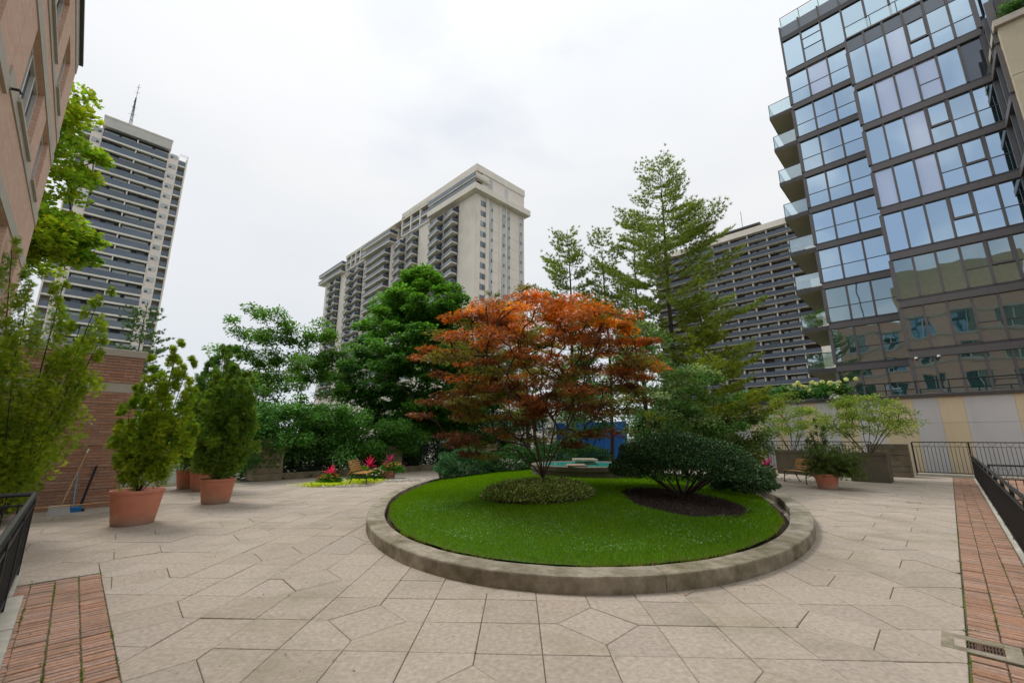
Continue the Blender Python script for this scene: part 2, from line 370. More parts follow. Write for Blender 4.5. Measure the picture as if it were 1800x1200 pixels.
def leaf_obj(name, geos, m, parent, label=None, kind=None):
    Vs, Fs, Cs = [], [], []; b = 0
    for V, F, C in geos: Vs.append(V); Fs.append(F+b); Cs.append(C); b += len(V)
    return link(name, mesh_np(name, np.concatenate(Vs), np.concatenate(Fs), np.concatenate(Cs), m), parent, label=label, kind=kind)
def ball(n):
    u = nrm(rng.normal(size=(n,3))); return u*(rng.random((n,1))**(1/2.2))
def vary(base, n, v=.2, h=.12):
    base = np.asarray(base, float)
    if base.ndim == 1: base = np.repeat(base[None], n, 0)
    k = 1 + v*rng.normal(size=(n,1)); hue = 1 + h*rng.normal(size=(n,3))*np.array([1,.5,1])
    return np.clip(base*k*hue, .004, .95)
def pad_leaves(cen, rad, flat, per, size, col, ctr, v=.22, droop=.25, aspect=.6, lobes=1, upright=.0, sunny=None):
    """leaves through flattened ellipsoids (pads) round the points cen"""
    cen = np.asarray(cen, float); k = len(cen); rad = np.broadcast_to(rad, (k,)); per = np.broadcast_to(per, (k,)).astype(int)
    idx = np.repeat(np.arange(k), per); n = len(idx); u = ball(n)
    fl = np.broadcast_to(flat, (k,))[idx]
    P = cen[idx] + u*rad[idx][:,None]*np.c_[np.ones(n), np.ones(n), fl]
    outd = P - np.asarray(ctr, float); outd[:,2] *= .3; outd = nrm(outd)
    D = nrm(outd*.7 + u*np.array([1,1,.3])*.6 + rng.normal(size=(n,3))*.45); D[:,2] += -droop + upright
    N = nrm(np.array([0,0,1.0]) + rng.normal(size=(n,3))*.42 + outd*.25)
    pc = np.asarray(col, float)
    pc = pc[idx] if pc.ndim == 2 else pc
    C = vary(pc, n, v); s = size*(.7 + .6*rng.random(n))
    if lobes == 1: return [leaf_geo(P, D, N, s, s*aspect, C)]
    res = []; D = nrm(D); S = nrm(np.cross(D, N))
    for a in np.linspace(-.95, .95, lobes):
        res.append(leaf_geo(P, D*math.cos(a)+S*math.sin(a), N, s*(1-.25*abs(a)), s*aspect, C))
    return res

class Skel:
    """branches: every pad is joined to the nearest suitable node, thickness follows what a branch carries"""
    def __init__(s, stems):
        s.p = []; s.par = []
        for st in stems:
            last = -1
            for q in st:
                s.p.append(np.array(q, float)); s.par.append(last); last = len(s.p)-1
    def grow(s, pads, steps=4, sag=.0, bias=.35, jit=.06, base=None):
        base = np.array(s.p[0]) if base is None else np.array(base)
        pads = np.asarray(pads, float); order = np.argsort(np.linalg.norm(pads-base, axis=1))
        for i in order:
            t = pads[i]; A = np.array(s.p); d = np.linalg.norm(A-t, axis=1)
            pen = d + bias*np.linalg.norm(A-base, axis=1)*.6 + 3.0*np.maximum(0, A[:,2]-t[2]-.1)
            j = int(np.argmin(pen)); a = A[j]; last = j; dd = np.linalg.norm(t-a)
            for k in range(1, steps+1):
                f = k/steps; q = a + (t-a)*f
                q = q + np.array([0,0,1])*dd*(.12-sag)*math.sin(math.pi*f) + rng.normal(size=3)*jit*dd*.5*(1 if k < steps else 0)
                s.p.append(q); s.par.append(last); last = len(s.p)-1
        return s
    def mesh(s, name, m, tip=.008, power=.5, n=5, rmax=None):
        cnt = np.ones(len(s.p))
        for i in range(len(s.p)-1, -1, -1):
            if s.par[i] >= 0: cnt[s.par[i]] += cnt[i]*.55
        r = tip*cnt**power
        if rmax: r = np.minimum(r, rmax)
        P = np.array(s.p); V = []; F = []; b = 0
        an = np.arange(n)*2*math.pi/n
        for i, j in enumerate(s.par):
            if j < 0: continue
            a, c = P[j], P[i]; d = c-a; l = np.linalg.norm(d)
            if l < 1e-5: continue
            d = d/l; up = np.array([0,0,1.]) if abs(d[2]) < .9 else np.array([1.,0,0])
            x = np.cross(d, up); x /= np.linalg.norm(x); y = np.cross(x, d)
            ring = np.cos(an)[:,None]*x + np.sin(an)[:,None]*y
            ra = min(r[j], r[i]*1.6)
            V.append(a - d*ra*.3 + ring*ra); V.append(c + ring*r[i])
            k = np.arange(n); F.append(np.c_[b+k, b+(k+1)%n, b+n+(k+1)%n, b+n+k]); b += 2*n
        me = mesh_np(name, np.concatenate(V), np.concatenate(F), None, m)
        me.polygons.foreach_set('use_smooth', [True]*len(me.polygons)); return me
def env_pads(n, c, prof, outer=.55, sy=1.0):
    """points in a crown: prof lists (height, radius); outer pushes them towards the surface"""
    z = np.array([p[0] for p in prof]); r = np.array([p[1] for p in prof]); w = np.interp(np.linspace(z[0], z[-1], 200), z, r)+.15
    cdf = np.cumsum(w); cdf /= cdf[-1]
    h = np.interp(rng.random(n), cdf, np.linspace(z[0], z[-1], 200)); rr = np.interp(h, z, r)*(rng.random(n)**outer)
    # golden-angle spread keeps pads apart
    a = np.arange(n)*2.39996 + rng.random(n)*.9
    return np.c_[c[0]+rr*np.cos(a), c[1]+rr*np.sin(a)*sy, h]
def lerp(a, b, t):
    a = np.asarray(a, float); b = np.asarray(b, float); t = np.asarray(t)[:,None]; return a*(1-t)+b*t


# ------------------------------------------------------------------ ground and plaza
g = MB(); g.box(-1500, 1500, -1500, 1500, -2.5, -2.0); g.build('ground', M['ground'], kind='structure')
plaza = MB().box(-1.52, 27.85, -9, 21.6, -2.0, -.014).build('plaza', M['joint'], rotz=R(45), kind='structure')
# island outline: two ellipses fitted to the kerb's outer and inner edge, the rear half shorter
EL_O = (2.54, 15.89, R(78.5), 10.84, 5.70, 5.4)
EL_I = (2.24, 14.71, R(79.2), 9.25, 5.06, 5.9)
def el_local(e, x, y):
    dx = x-e[0]; dy = y-e[1]; c, s = math.cos(e[2]), math.sin(e[2])
    a = dx*c+dy*s; b = -dx*s+dy*c
    return a/np.where(np.asarray(a) > 0, e[5], e[3]), b/e[4]
def el_rho(e, x, y):
    a, b = el_local(e, x, y); return np.sqrt(a*a+b*b)
def el_pt(e, t, k=1.0):
    a = math.cos(t); b = math.sin(t)*e[4]*k; a = a*(e[5] if a > 0 else e[3])*k
    c, s = math.cos(e[2]), math.sin(e[2]); return (e[0]+a*c-b*s, e[1]+a*s+b*c)
def lawn_z(x, y):
    r = el_rho(EL_I, x, y); return .165 + .43*np.maximum(0, 1-r*r)

# paving: slabs on a slightly skewed grid; at every second crossing a diamond is let in
CW, RH = .545, .585
cdir = (math.sin(R(.75)), math.cos(R(.75))); rdir = (math.cos(R(2.2)), -math.sin(R(2.2)))
G0 = (.80, 4.46); HD, HE = .375, .40
def gpt(i, j): return (G0[0]+rdir[0]*CW*i+cdir[0]*RH*j, G0[1]+rdir[1]*CW*i+cdir[1]*RH*j)
def is_dia(i, j): return i % 2 == 0 and j % 2 == 0 and (i//2 + j//2) % 2 == 0
def dia_off(k): # vertices of a diamond relative to its crossing, in grid steps
    return [(HD/CW,0),(0,HE/RH),(-HD/CW,0),(0,-HE/RH)][k]
polys = []
for j in range(-7, 42):
    for i in range(-42, 46):
        gp = []
        if is_dia(i,j): gp += [(i+HD/CW,j),(i,j+HE/RH)]
        else: gp += [(i,j)]
        if is_dia(i+1,j): gp = gp[:1] + gp[1:] if False else gp
        poly = []
        # corners in counter-clockwise order, each cut where a diamond sits
        for (ci,cj,ax,ay) in ((i,j,1,1),(i+1,j,-1,1),(i+1,j+1,-1,-1),(i,j+1,1,-1)):
            if is_dia(ci,cj):
                h = (ci+ax*HD/CW, cj); v = (ci, cj+ay*HE/RH)
                poly += [v,h] if (ax,ay) in ((1,1),(-1,-1)) else [h,v]
            else: poly.append((ci,cj))
        polys.append([gpt(*q) for q in poly])
        if is_dia(i,j): polys.append([gpt(i+dia_off(k)[0], j+dia_off(k)[1]) for k in range(4)])
k2 = 1/S2
cand = []
for p in polys:
    cx = sum(q[0] for q in p)/len(p); cy = sum(q[1] for q in p)/len(p)
    u, v = (cx+cy)*k2, (cy-cx)*k2
    if cy < 1.2 or u > 28.4 or v > 20.6 or u < -2.5 or v < -.7: continue
    if abs(cx) > 1.32*cy + 1.2: continue
    if max(el_rho(EL_O, q[0], q[1]) for q in p) < .97: continue
    if min((q[1]-q[0])*k2 for q in p) >= 8.02: pieces = [clip(p, k2, k2, -1.45)]
    else:
        pieces = [clip(clip(p, k2, k2, .505), -k2, k2, .165)]
        pieces.append(clip(clip(clip(p, -k2, k2, 8.02), -k2, -k2, -.505), k2, k2, -1.45))
    for q in pieces:
        if len(q) < 3: continue
        q = clip(q, -k2, -k2, -27.25); q = clip(q, k2, -k2, -19.75) if len(q) > 2 else q
        q = tidy(q) if len(q) > 2 else q
        if len(q) < 3 or area(q) < .004: continue
        cx = sum(w[0] for w in q)/len(q); cy = sum(w[1] for w in q)/len(q)
        cand.append((area(q)/max(1.5, math.hypot(cx, cy))**3, q, cx, cy))
cand.sort(key=lambda c: -c[0])
far = MB(); GAP = .0032
for n, (sc_, q, cx, cy) in enumerate(cand):
    qi = inset(q, GAP*(1 if n < 300 else 1.3))
    if area(qi) < .002: continue
    dz = random.gauss(0, .0016)
    if n < 300:
        b = MB((cx, cy, 0)).prism(qi, -.04, dz, .004 if area(qi) > .02 else 0)
        o = b.build('paving_slab', M['slab'], loc=(cx, cy, 0))
        o.parent = plaza; o.matrix_parent_inverse = Matrix.Rotation(R(-45), 4, 'Z')
        o.rotation_euler = (random.gauss(0, .0022), random.gauss(0, .0022), 0)
    else: far.prism(qi, -.04, dz)
o = far.build('distant_paving', M['slab'], plaza, rotz=R(-45), kind='stuff')

yard = MB()
for a_ in range(44):
    for b_ in range(13):
        u_, v_ = 1.0+.6*a_, -1.3-.6*b_; yard.box(u_+.004, u_+.596, v_+.004, v_+.596, -.05, random.gauss(-.002,.002))
yard.build('side_paving', M['paver'], rotz=R(45), kind='stuff')
# clay brick borders along the two railings (soldier courses three bricks wide)
def border(name, along_u, a0, a1, cols, skip=None):
    root = link(name, None, kind='structure', rotz=R(45))
    me = MB().box(-.095,.095,-.0275,.0275,-.05,0,.005).mesh('paver', M['paver']) if not along_u else MB().box(-.0275,.0275,-.095,.095,-.05,0,.005).mesh('paver', M['paver'])
    rest = MB(); spots = []
    a = a0
    while a < a1:
        for c in cols:
            jx = random.gauss(0,.0015); lu, lv = (a, c) if along_u else (c, a)
            if skip and skip(lu, lv): continue
            x, y = XY(lu, lv)
            if y < 1.5: continue
            spots.append((x*x+y*y, lu+jx, lv+random.gauss(0,.0012)))
        a += .0665
    spots.sort()
    for n, (d, lu, lv) in enumerate(spots):
        dz = random.gauss(-.001, .002)
        if n < 296: link('brick', me, root, (lu, lv, dz), random.gauss(0,.008))
        else:
            hx, hy = (.0285,.096) if along_u else (.096,.0285)
            rest.box(lu-hx, lu+hx, lv-hy, lv+hy, -.05, dz)
    if rest.v: rest.build('distant_bricks', M['paver'], root, kind='stuff')
DRAIN = (5.37, 5.82, -.17, .34)
border('brick_border', True, 3.2, 27.2, (.055, -.145, -.345), lambda u, v: DRAIN[0]-.03 < u < DRAIN[1]+.03 and v > -.27)
border('brick_path', False, 3.0, 7.98, (.405, .205, .003, -.19))
# moss and grass in the joints of the borders
mg = []
def moss(pts):
    n = len(pts); P = np.array(pts); D = rng.normal(size=(n,3))*.5; D[:,2] = 1
    return leaf_geo(P, D, rng.normal(size=(n,3)), .010+.014*rng.random(n), .004+.004*rng.random(n), vary((.10,.16,.02), n, .3))
pts = []
for v0, dens in ((.155,1.0),(-.045,.6),(-.245,.6),(-.452,.5)):
    for u0 in np.arange(3.4, 26, .6):
        if random.random() < dens*.5:
            c = random.random()
            for _ in range(int(70*c*(6/max(5,u0))**.5)):
                x, y = XY(u0+random.gauss(0,.16), v0+random.gauss(0,.004)); pts.append((x, y, -.006))
for u0, dens in ((.505,.9),(.305,.9),(.104,.6),(-.095,.4)):
    for v0 in np.arange(3.4, 8, .35):
        if random.random() < dens*.6:
            for _ in range(int(90*random.random())):
                x, y = XY(u0+random.gauss(0,.004), v0+random.gauss(0,.1)); pts.append((x, y, -.006))
for i in range(-14, 24):
    for j in range(-5, 9):
        if random.random() < .16:
            a = gpt(i,j); b = gpt(i,j+1) if random.random() < .5 else gpt(i+1,j)
            for _ in range(int(60*random.random())):
                f = random.random()**2; pts.append((a[0]+(b[0]-a[0])*f+random.gauss(0,.003), a[1]+(b[1]-a[1])*f+random.gauss(0,.003), -.006))
leaf_obj('joint_moss', [moss(pts)], M['grass'], None, kind='stuff')

# pale kerb blocks under the railings
kr = link('railing_kerb', None, kind='structure', rotz=R(45))
for k in range(40):
    u = 3.0 + k*.6
    if u < 26.7: MB((u+.3,-.55,0)).box(u+.006, u+.594, -.66, -.452, -.1, .028+random.gauss(0,.002), .006).build('kerb_block', M['pale_kerb'], kr, loc=(u+.3,-.55,0))
for k in range(9):
    v = 3.2 + k*.6
    MB((-.24,v+.3,0)).box(-.42, -.125 if v < 7.3 else -.21, v+.006, v+.594, -.1, .03+random.gauss(0,.002), .006).build('kerb_block', M['pale_kerb'], kr, loc=(-.24,v+.3,0))

# ------------------------------------------------------------------ planted island: kerb, soil, lawn
kb = thing('island_kerb', 'broad weathered concrete kerb curving round the raised oval lawn', 'kerb', (0,0,0))
NSEG = 12
joint_t = [R(180+13.5) + 2*math.pi*k/NSEG for k in range(NSEG)]
for k in range(NSEG):
    t0 = joint_t[k]; t1 = t0 + 2*math.pi/NSEG; m = MB(); rows = 14; vs = []; fs = []
    for i in range(rows+1):
        t = t0 + (t1-t0)*i/rows + (.0006 if i == 0 else -.0006 if i == rows else 0)
        ox, oy = el_pt(EL_O, t)
        ix, iy = el_pt(EL_I, t)
        dx, dy = ox-ix, oy-iy; l = math.hypot(dx, dy)
        # width shrinks to about half a metre in the rear where the two ellipses drift apart
        w = min(l, .62); dx, dy = dx/l, dy/l
        if l > .62: ix, iy = ox-dx*w, oy-dy*w
        wob = .004*math.sin(t*37)+.003*math.sin(t*91)
        zt = .19 + wob*.5
        for rx, ry, z in ((ox, oy, -.06), (ox-dx*.002, oy-dy*.002, zt-.025), (ox-dx*.008, oy-dy*.008, zt-.008), (ox-dx*.026, oy-dy*.026, zt),
                          (ix+dx*.026, iy+dy*.026, zt+.003), (ix+dx*.006, iy+dy*.006, zt-.01), (ix, iy, zt-.03), (ix, iy, -.06)):
            vs.append((rx, ry, z))
    q = 8
    for i in range(rows):
        for c in range(q):
            fs.append((i*q+c, i*q+(c+1)%q, (i+1)*q+(c+1)%q, (i+1)*q+c))
    fs += [tuple(range(q-1,-1,-1)), tuple(rows*q+c for c in range(q))]
    m.add(vs, fs)
    o = m.build('kerb_segment', M['kerb'], kb)
# lawn surface
vs = []; fs = []; NR, NT = 26, 96
for r in range(NR+1):
    for t in range(NT):
        x, y = el_pt(EL_I, 2*math.pi*t/NT, max(.001, r/NR)*1.0); z = float(lawn_z(x, y))
        vs.append((x, y, z if r < NR else .02))
for r in range(NR):
    for t in range(NT): fs.append((r*NT+t, r*NT+(t+1)%NT, (r+1)*NT+(t+1)%NT, (r+1)*NT+t))
MB().add(vs, [tuple(reversed(f)) for f in fs]).build('lawn_soil', M['soil'], smooth=True, kind='structure')
HEDGE = (.58, 10.15, 1.27)            # ring of ground cover round the maple
MULCH = (3.6, 9.6, 1.22, 1.48, R(-14))    # bark bed under the dark evergreen
def in_mulch(x, y, k=1.0):
    c, s = math.cos(MULCH[4]), math.sin(MULCH[4]); dx, dy = x-MULCH[0], y-MULCH[1]
    a = (dx*c+dy*s)/MULCH[2]; b = (-dx*s+dy*c)/MULCH[3]; an = np.arctan2(b, a)
    return np.sqrt(a*a+b*b) < k*(1+.05*np.sin(3*an+1)+.03*np.sin(7*an))
vs = []; fs = []; NR, NT = 8, 60
for r in range(NR+1):
    for t in range(NT):
        a = 2*math.pi*t/NT; k = r/NR*(1+.05*math.sin(3*a+1)+.03*math.sin(7*a))*1.03
        px, py = k*MULCH[2]*math.cos(a), k*MULCH[3]*math.sin(a); c, s = math.cos(MULCH[4]), math.sin(MULCH[4])
        x, y = MULCH[0]+px*c-py*s, MULCH[1]+px*s+py*c
        vs.append((x, y, float(lawn_z(x,y))+ (.012 + .02*random.random() if r < NR else -.01)))
for r in range(NR):
    for t in range(NT): fs.append((r*NT+t, (r+1)*NT+t, (r+1)*NT+(t+1)%NT, r*NT+(t+1)%NT))
MB().add(vs, fs).build('mulch_bed', M['mulch'], kind='structure')
n = 4500; a = rng.random(n)*2*math.pi; k = np.sqrt(rng.random(n))
x = MULCH[0]+k*MULCH[2]*np.cos(a); y = MULCH[1]+k*MULCH[3]*np.sin(a)
P = np.c_[x, y, lawn_z(x,y)+.03]; D = rng.normal(size=(n,3)); D[:,2] *= .25
N_ = rng.normal(size=(n,3))*.5; N_[:,2] = 1
leaf_obj('bark_chips', [leaf_geo(P, D, N_, .03+.04*rng.random(n), .012+.014*rng.random(n), vary((.04,.024,.016), n, .4))], M['petal'], None, kind='stuff')
# turf base under the blades, then the blades themselves, thinning out at a bare strip by the kerb
n = 420000
x = rng.uniform(-3.2, 7.6, n); y = 5.4 + 13.5*rng.random(n)**1.55
rho = el_rho(EL_I, x, y); ang = np.arctan2(y-12, x-2.3)
edge = 1 - (.075 + .022*np.sin(ang*9) + .02*np.sin(ang*23+1) + .018*np.sin(ang*61) + .16*np.clip((x-3.6)/2, 0, 1)*np.clip((y-7.3)/2.5, 0, 1))/np.maximum(2, np.hypot(x-2.24, y-14.7))
keep = (rho < edge) & (np.hypot(x-HEDGE[0], y-HEDGE[1]) > HEDGE[2]+.02*np.sin(ang*40)) & ~in_mulch(x, y, 1.0)
x, y, rho = x[keep], y[keep], rho[keep]; n = len(x)
P = np.c_[x, y, lawn_z(x,y)-.004]; dist = np.hypot(x, y)
D = rng.normal(size=(n,3))*.42; D[:,2] = 1
S = nrm(np.cross(D, rng.normal(size=(n,3)))); h = (.035+.035*rng.random(n))[:,None]; w = (.0028*np.maximum(1, dist/5.5))[:,None]
D = nrm(D)
V = np.stack([P-S*w, P+S*w, P+D*h], 1).reshape(-1,3); F = np.arange(3*n).reshape(-1,3)
patch = np.sin(x*1.3+.7*np.sin(y*1.1))*np.sin(y*.9+1.2*np.sin(x*.8)); 
C = vary(lerp((.080,.175,.003), (.14,.25,.005), np.clip(.5+.35*patch+.2*rng.normal(size=n), 0, 1)), n, .2, .1)
dry = rng.random(n) < np.clip((rho-edge[keep]+.012)/.012, 0, 1)*.55
C[dry] = vary((.20,.17,.06), int(dry.sum()), .2)
lw = link('lawn', mesh_np('lawn', V, F, np.repeat(C,3,0), M['grass']), kind='stuff')
vs = []; fs = []; NR, NT = 22, 96
for r in range(NR+1):
    for t in range(NT):
        tt = 2*math.pi*t/NT; x_, y_ = el_pt(EL_I, tt, 1.0); d_ = math.hypot(x_-2.24, y_-14.7); x_, y_ = el_pt(EL_I, tt, r/NR*(1-(.10+.15*(x_ > 4.5 and y_ > 8))/d_)); an = math.atan2(y_-12, x_-2.3)
        vs.append((x_, y_, float(lawn_z(x_,y_))+.004))
for r in range(NR):
    for t in range(NT): fs.append((r*NT+t, (r+1)*NT+t, (r+1)*NT+(t+1)%NT, r*NT+(t+1)%NT))
MB().add(vs, fs).build('turf', M['turf'], smooth=True, kind='structure')
# clover leaves and small pale flecks in the lawn's front edge
n = 26000
x = rng.uniform(-2.6, 6.4, n); y = 5.8+4.5*rng.random(n)**1.6
cl = np.sin(x*2.1+1)*np.sin(y*2.7+x) + .5*rng.normal(size=n)
rho = el_rho(EL_I, x, y); keep = (rho < .95) & (cl > .35-1.6*(rho-.72)) & (np.hypot(x-HEDGE[0], y-HEDGE[1]) > HEDGE[2]) & ~in_mulch(x, y)
x, y = x[keep], y[keep]; n = len(x); P = np.c_[x, y, lawn_z(x,y)+.035+.02*rng.random(n)]
D = rng.normal(size=(n,3)); D[:,2] *= .2; N_ = rng.normal(size=(n,3))*.4; N_[:,2] = 1
leaf_obj('lawn_clover', [leaf_geo(P, D, N_, .014+.016*rng.random(n), .014+.012*rng.random(n), vary(lerp((.09,.22,.05),(.26,.34,.20), rng.random(n)**2.5), n, .2))], M['grass'], None, kind='stuff')

# ------------------------------------------------------------------ buildings (all on the street grid: local x = u, local y = v)
def bthing(name, label, cat, u, v, z=0, group=None):
    x, y = XY(u, v); o = thing(name, label, cat, (x, y, z), R(45), group); return o, (u, v, z)
def cube_mesh(name, sx, sy, sz, m, bev=0):        # centred on x and y, standing on z = 0
    return MB().box(-sx/2, sx/2, -sy/2, sy/2, 0, sz, bev).mesh(name, m)

# --- brick apartment house at the left edge and behind the camera
bh, off = bthing('brick_house', 'salmon brick apartment house with stone bands rising at the left edge', 'building', -1.52, 15.3, -2)
def B(): return MB(off)
w = M['house_brick'] = newmat('house_brick')[0]
t = w.node_tree; p = t.nodes['Principled BSDF']; p.inputs['Roughness'].default_value = .9
g = t.nodes.new('ShaderNodeTexCoord'); mpn = t.nodes.new('ShaderNodeMapping'); mpn.inputs['Rotation'].default_value = (R(90), 0, R(90))
sx = t.nodes.new('ShaderNodeSeparateXYZ'); cb = t.nodes.new('ShaderNodeCombineXYZ'); ad = t.nodes.new('ShaderNodeMath')
t.links.new(g.outputs['Object'], sx.inputs[0]); t.links.new(sx.outputs[0], ad.inputs[0]); t.links.new(sx.outputs[1], ad.inputs[1])
t.links.new(ad.outputs[0], cb.inputs[0]); t.links.new(sx.outputs[2], cb.inputs[1])
br = t.nodes.new('ShaderNodeTexBrick'); br.inputs['Scale'].default_value = 1; br.inputs['Brick Width'].default_value = .25; br.inputs['Row Height'].default_value = .09
br.inputs['Mortar Size'].default_value = .007; br.inputs['Color1'].default_value = (.70,.43,.31,1); br.inputs['Color2'].default_value = (.76,.51,.385,1); br.inputs['Mortar'].default_value = (.54,.40,.32,1)
t.links.new(cb.outputs[0], br.inputs['Vector']); t.links.new(br.outputs['Color'], p.inputs['Base Color'])
U0 = -1.52
# the lower wing: walls between window rows, as horizontal courses so that the openings are real
rows = [(3.8, 5.6), (6.35-.1, 7.2-.2), (7.2, 8.5), (9.42, 10.8)]
wins = []      # (v0, v1, z0, z1) openings on the face
for z0, z1 in ((1.4, 2.8), (4.1, 5.6), (7.1, 8.5), (9.42, 10.8)):
    for v1, v0 in ((14.1, 12.95), (12.0, 9.9)):
        wins.append((v0, v1, z0, z1))
zs = sorted({-2.0, 11.6, *[w_[2] for w_ in wins], *[w_[3] for w_ in wins]})
m = B()
for a, b in zip(zs[:-1], zs[1:]):
    inr = [w_ for w_ in wins if w_[2] <= a+1e-6 and w_[3] >= b-1e-6]
    edges = [9.0]; 
    for w_ in sorted(inr): edges += [w_[0], w_[1]]
    edges.append(15.3)
    for e0, e1 in zip(edges[::2], edges[1::2]): m.box(U0-.45, U0, e0, e1, a, b)
m.box(-14, U0-.45, 9.0, 15.3, -2, 11.6)
m.build('wall', w, bh)
for z in (11.35, 9.16, 8.52, 6.84, 5.62, 3.84, 2.82):
    B().box(U0-.2, U0+.018, 9.0, 15.31, z, z+.26 if z != 11.35 else 11.72).build('stone_band', M['stone'], bh)
B().box(-14.1, U0+.09, 8.9, 15.42, 11.72, 11.8).build('roof_edge', M['metal_dark'], bh)
for v0, v1, z0, z1 in wins:
    f = B()
    f.box(U0-.16, U0-.08, v0, v1, z0, z0+.09); f.box(U0-.16, U0-.08, v0, v1, z1-.09, z1)
    for v in ([v0, v1-.08] + ([(v0+v1)/2-.04] if v1-v0 < 1.5 else [v0+.68, v0+1.36])): f.box(U0-.158, U0-.082, v, v+.08, z0+.09, z1-.09)
    fr = f.build('window', M['white'], bh)
    B().box(U0-.30, U0-.14, v0, v1, z0+.01, z1-.01).build('pane', M['win'], fr)
    B().box(U0-.2, U0+.06, v0-.05, v1+.05, z0-.08, z0-.002).build('sill', M['stone'], fr)
B().tube([(U0-.01, 9.25, 6.85), (U0+.10, 9.25, 6.88), (U0+.13, 9.25, 6.83)], .022, 6).build('wall_lamp', M['iron'], bh)
# the tall block behind the camera, mirrored in the glass front opposite
m = B(); m.box(-16, U0-.25, -45, 9.0, -2, 16.6); m.box(U0-.25, U0, -45, 9.0, 15.2, 16.6)
fl = [( -2.0, .6), (2.4, 3.7), (5.5, 6.8), (8.6, 9.9), (11.7, 13.0)]
for a, b in fl: m.box(U0-.25, U0, -45, 9.0, a, b)
v = 8.6
piers = [(7.9, 9.0)]
ws = []
while v > -44:
    ws.append((v-2.6, v-.7)); v -= 3.4
edges = [9.0]
for a, b in ws: edges += [b, a]
edges.append(-45)
for hi, lo in zip(edges[::2], edges[1::2]): m.box(U0-.25, U0-.002, lo, hi, .6, 15.2)
m.build('tall_wall', w, bh)
for z in (.6-.2, 3.7-.2, 6.8-.2, 9.9-.2, 13.0-.2, 15.2): B().box(U0-.1, U0+.04, -45, 9.0, z, z+.22).build('stone_band', M['stone'], bh)
for a, b in ws:
    if a < -24: continue
    for z0, z1 in ((.6,2.4),(3.7,5.5),(6.8,8.6),(9.9,11.7),(13.0,15.2)):
        f = B(); c = (a+b)/2
        f.box(U0-.2, U0-.12, a, b, z0, z0+.08); f.box(U0-.2, U0-.12, a, b, z1-.08, z1)
        for q in (a, c-.04, b-.08): f.box(U0-.2, U0-.12, q, q+.08, z0+.08, z1-.08)
        fr = f.build('window', M['white'], bh); B().box(U0-.24, U0-.17, a, b, z0, z1).build('pane', M['glass_teal'], fr)
B().box(-15, -7, -9, 2.5, 16.6, 22.6).build('penthouse', mat('ribbed_metal_tan', (.45,.40,.26), .6, .1, 2), bh)
B().tube([(-9, 6.5, 16.6), (-9, 6.5, 25)], .12, 6).build('mast', M['metal_grey'], bh)

# --- brick garden wall running from the house to its corner
gw, off = bthing('garden_wall', 'tall brown brick garden wall with two stone bands behind the potted cedars', 'wall', 1.04, 15.3)
z_top = 3.98
MB(off).box(U0+.003, 1.03, 15.33, 15.65, -.1, 2.85).build('backing', M['mortar'], gw)
MB(off).box(U0+.003, 1.03, 15.33, 15.65, 3.1, 3.8).build('upper_backing', M['mortar'], gw)
MB(off).box(.72, 1.03, 15.652, 19.5, -.1, 3.8).build('return_wall', M['brick'], gw)
MB(off).box(U0+.003, 1.055, 15.285, 15.66, 2.853, 3.097, .008).build('stone_band', M['stone'], gw)
MB(off).box(U0+.003, 1.08, 15.25, 19.6, 3.803, 3.99, .01).build('coping', M['stone'], gw)
bw, bhh = .25, .0745
full = MB().box(-.1215,.1215,0,.05,.004,.0705,.004).mesh('wall_brick', M['brick'])
half = MB().box(-.0585,.0585,0,.05,.004,.0705,.004).mesh('wall_brick_half', M['brick'])
spots = []
for band0, band1 in ((0, 2.85), (3.1, 3.80)):
    nrow = int((band1-band0)/bhh); k = (band1-band0)/nrow
    for r in range(nrow):
        z = band0+r*k; u = 1.03; first = r % 2 == 0
        proud = .012 if r % 7 == 6 and band0 == 0 else 0
        while u > U0+.13:
            ln = .125 if first else .25; first = False
            spots.append((u-ln/2, z, ln, proud)); u -= ln
spots.sort(key=lambda s_: -(s_[0]*1.0 + .12*abs(s_[1]-2.2)*-1))
rest = MB(off); n_ = 0
for u, z, ln, proud in spots:
    dv = 15.28 - proud + random.gauss(0, .0015)
    if n_ < 298: link('brick', full if ln > .2 else half, gw, (u-off[0], dv-off[1], z), 0); n_ += 1
    else: rest.box(u-ln/2+.0035, u+ln/2-.0035, dv, dv+.05, z+.004, z+.0705)
rest.build('hidden_bricks', M['brick'], gw, kind='stuff')

# --- left apartment tower
lt, off = bthing('apartment_tower', 'slender beige apartment tower with dark slate balcony bands and a roof mast', 'building', 0, 128, -2)
def B(): return MB(off)
B().box(-9.8, 9.55, 130.4, 143, -2, 71.3).build('core', M['apt_beige'], lt)
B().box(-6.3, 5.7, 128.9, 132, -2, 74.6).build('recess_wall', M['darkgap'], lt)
B().box(-6.6, 6.0, 127.7, 140, 72.5, 74.9).build('roof_fascia', M['soffit'], lt)
B().box(-6.7, 6.1, 127.6, 140, 74.9, 75.2).build('roof_cap', M['apt_white'], lt)
for a, b in ((-8.15,-6.3),(5.7,7.85)): B().box(a, b, 128.2, 131, -2, 71.6).build('window_bay', M['apt_pink'], lt)
B().box(9.3, 9.6, 127.9, 131, -2, 71.4).build('end_fin', M['apt_beige'], lt)
B().box(-9.85, -9.6, 127.9, 131, -2, 71.4).build('end_fin', M['apt_beige'], lt)
for a, b in ((-9.8,-8.15),(7.85,9.6)):
    m = B(); m.tube([(a,128,72.3),(b,128,72.3),(b,133,72.3)], .05, 4); m.tube([(a,128,71.9),(b,128,71.9)], .04, 4); m.build('roof_rail', M['metal_grey'], lt)
me = {}
me['slab'] = cube_mesh('tower_slab', 12.0, 1.9, .42, M['apt_white'])
me['rail'] = cube_mesh('tower_rail', 11.9, .08, 1.15, M['slate_pale'])
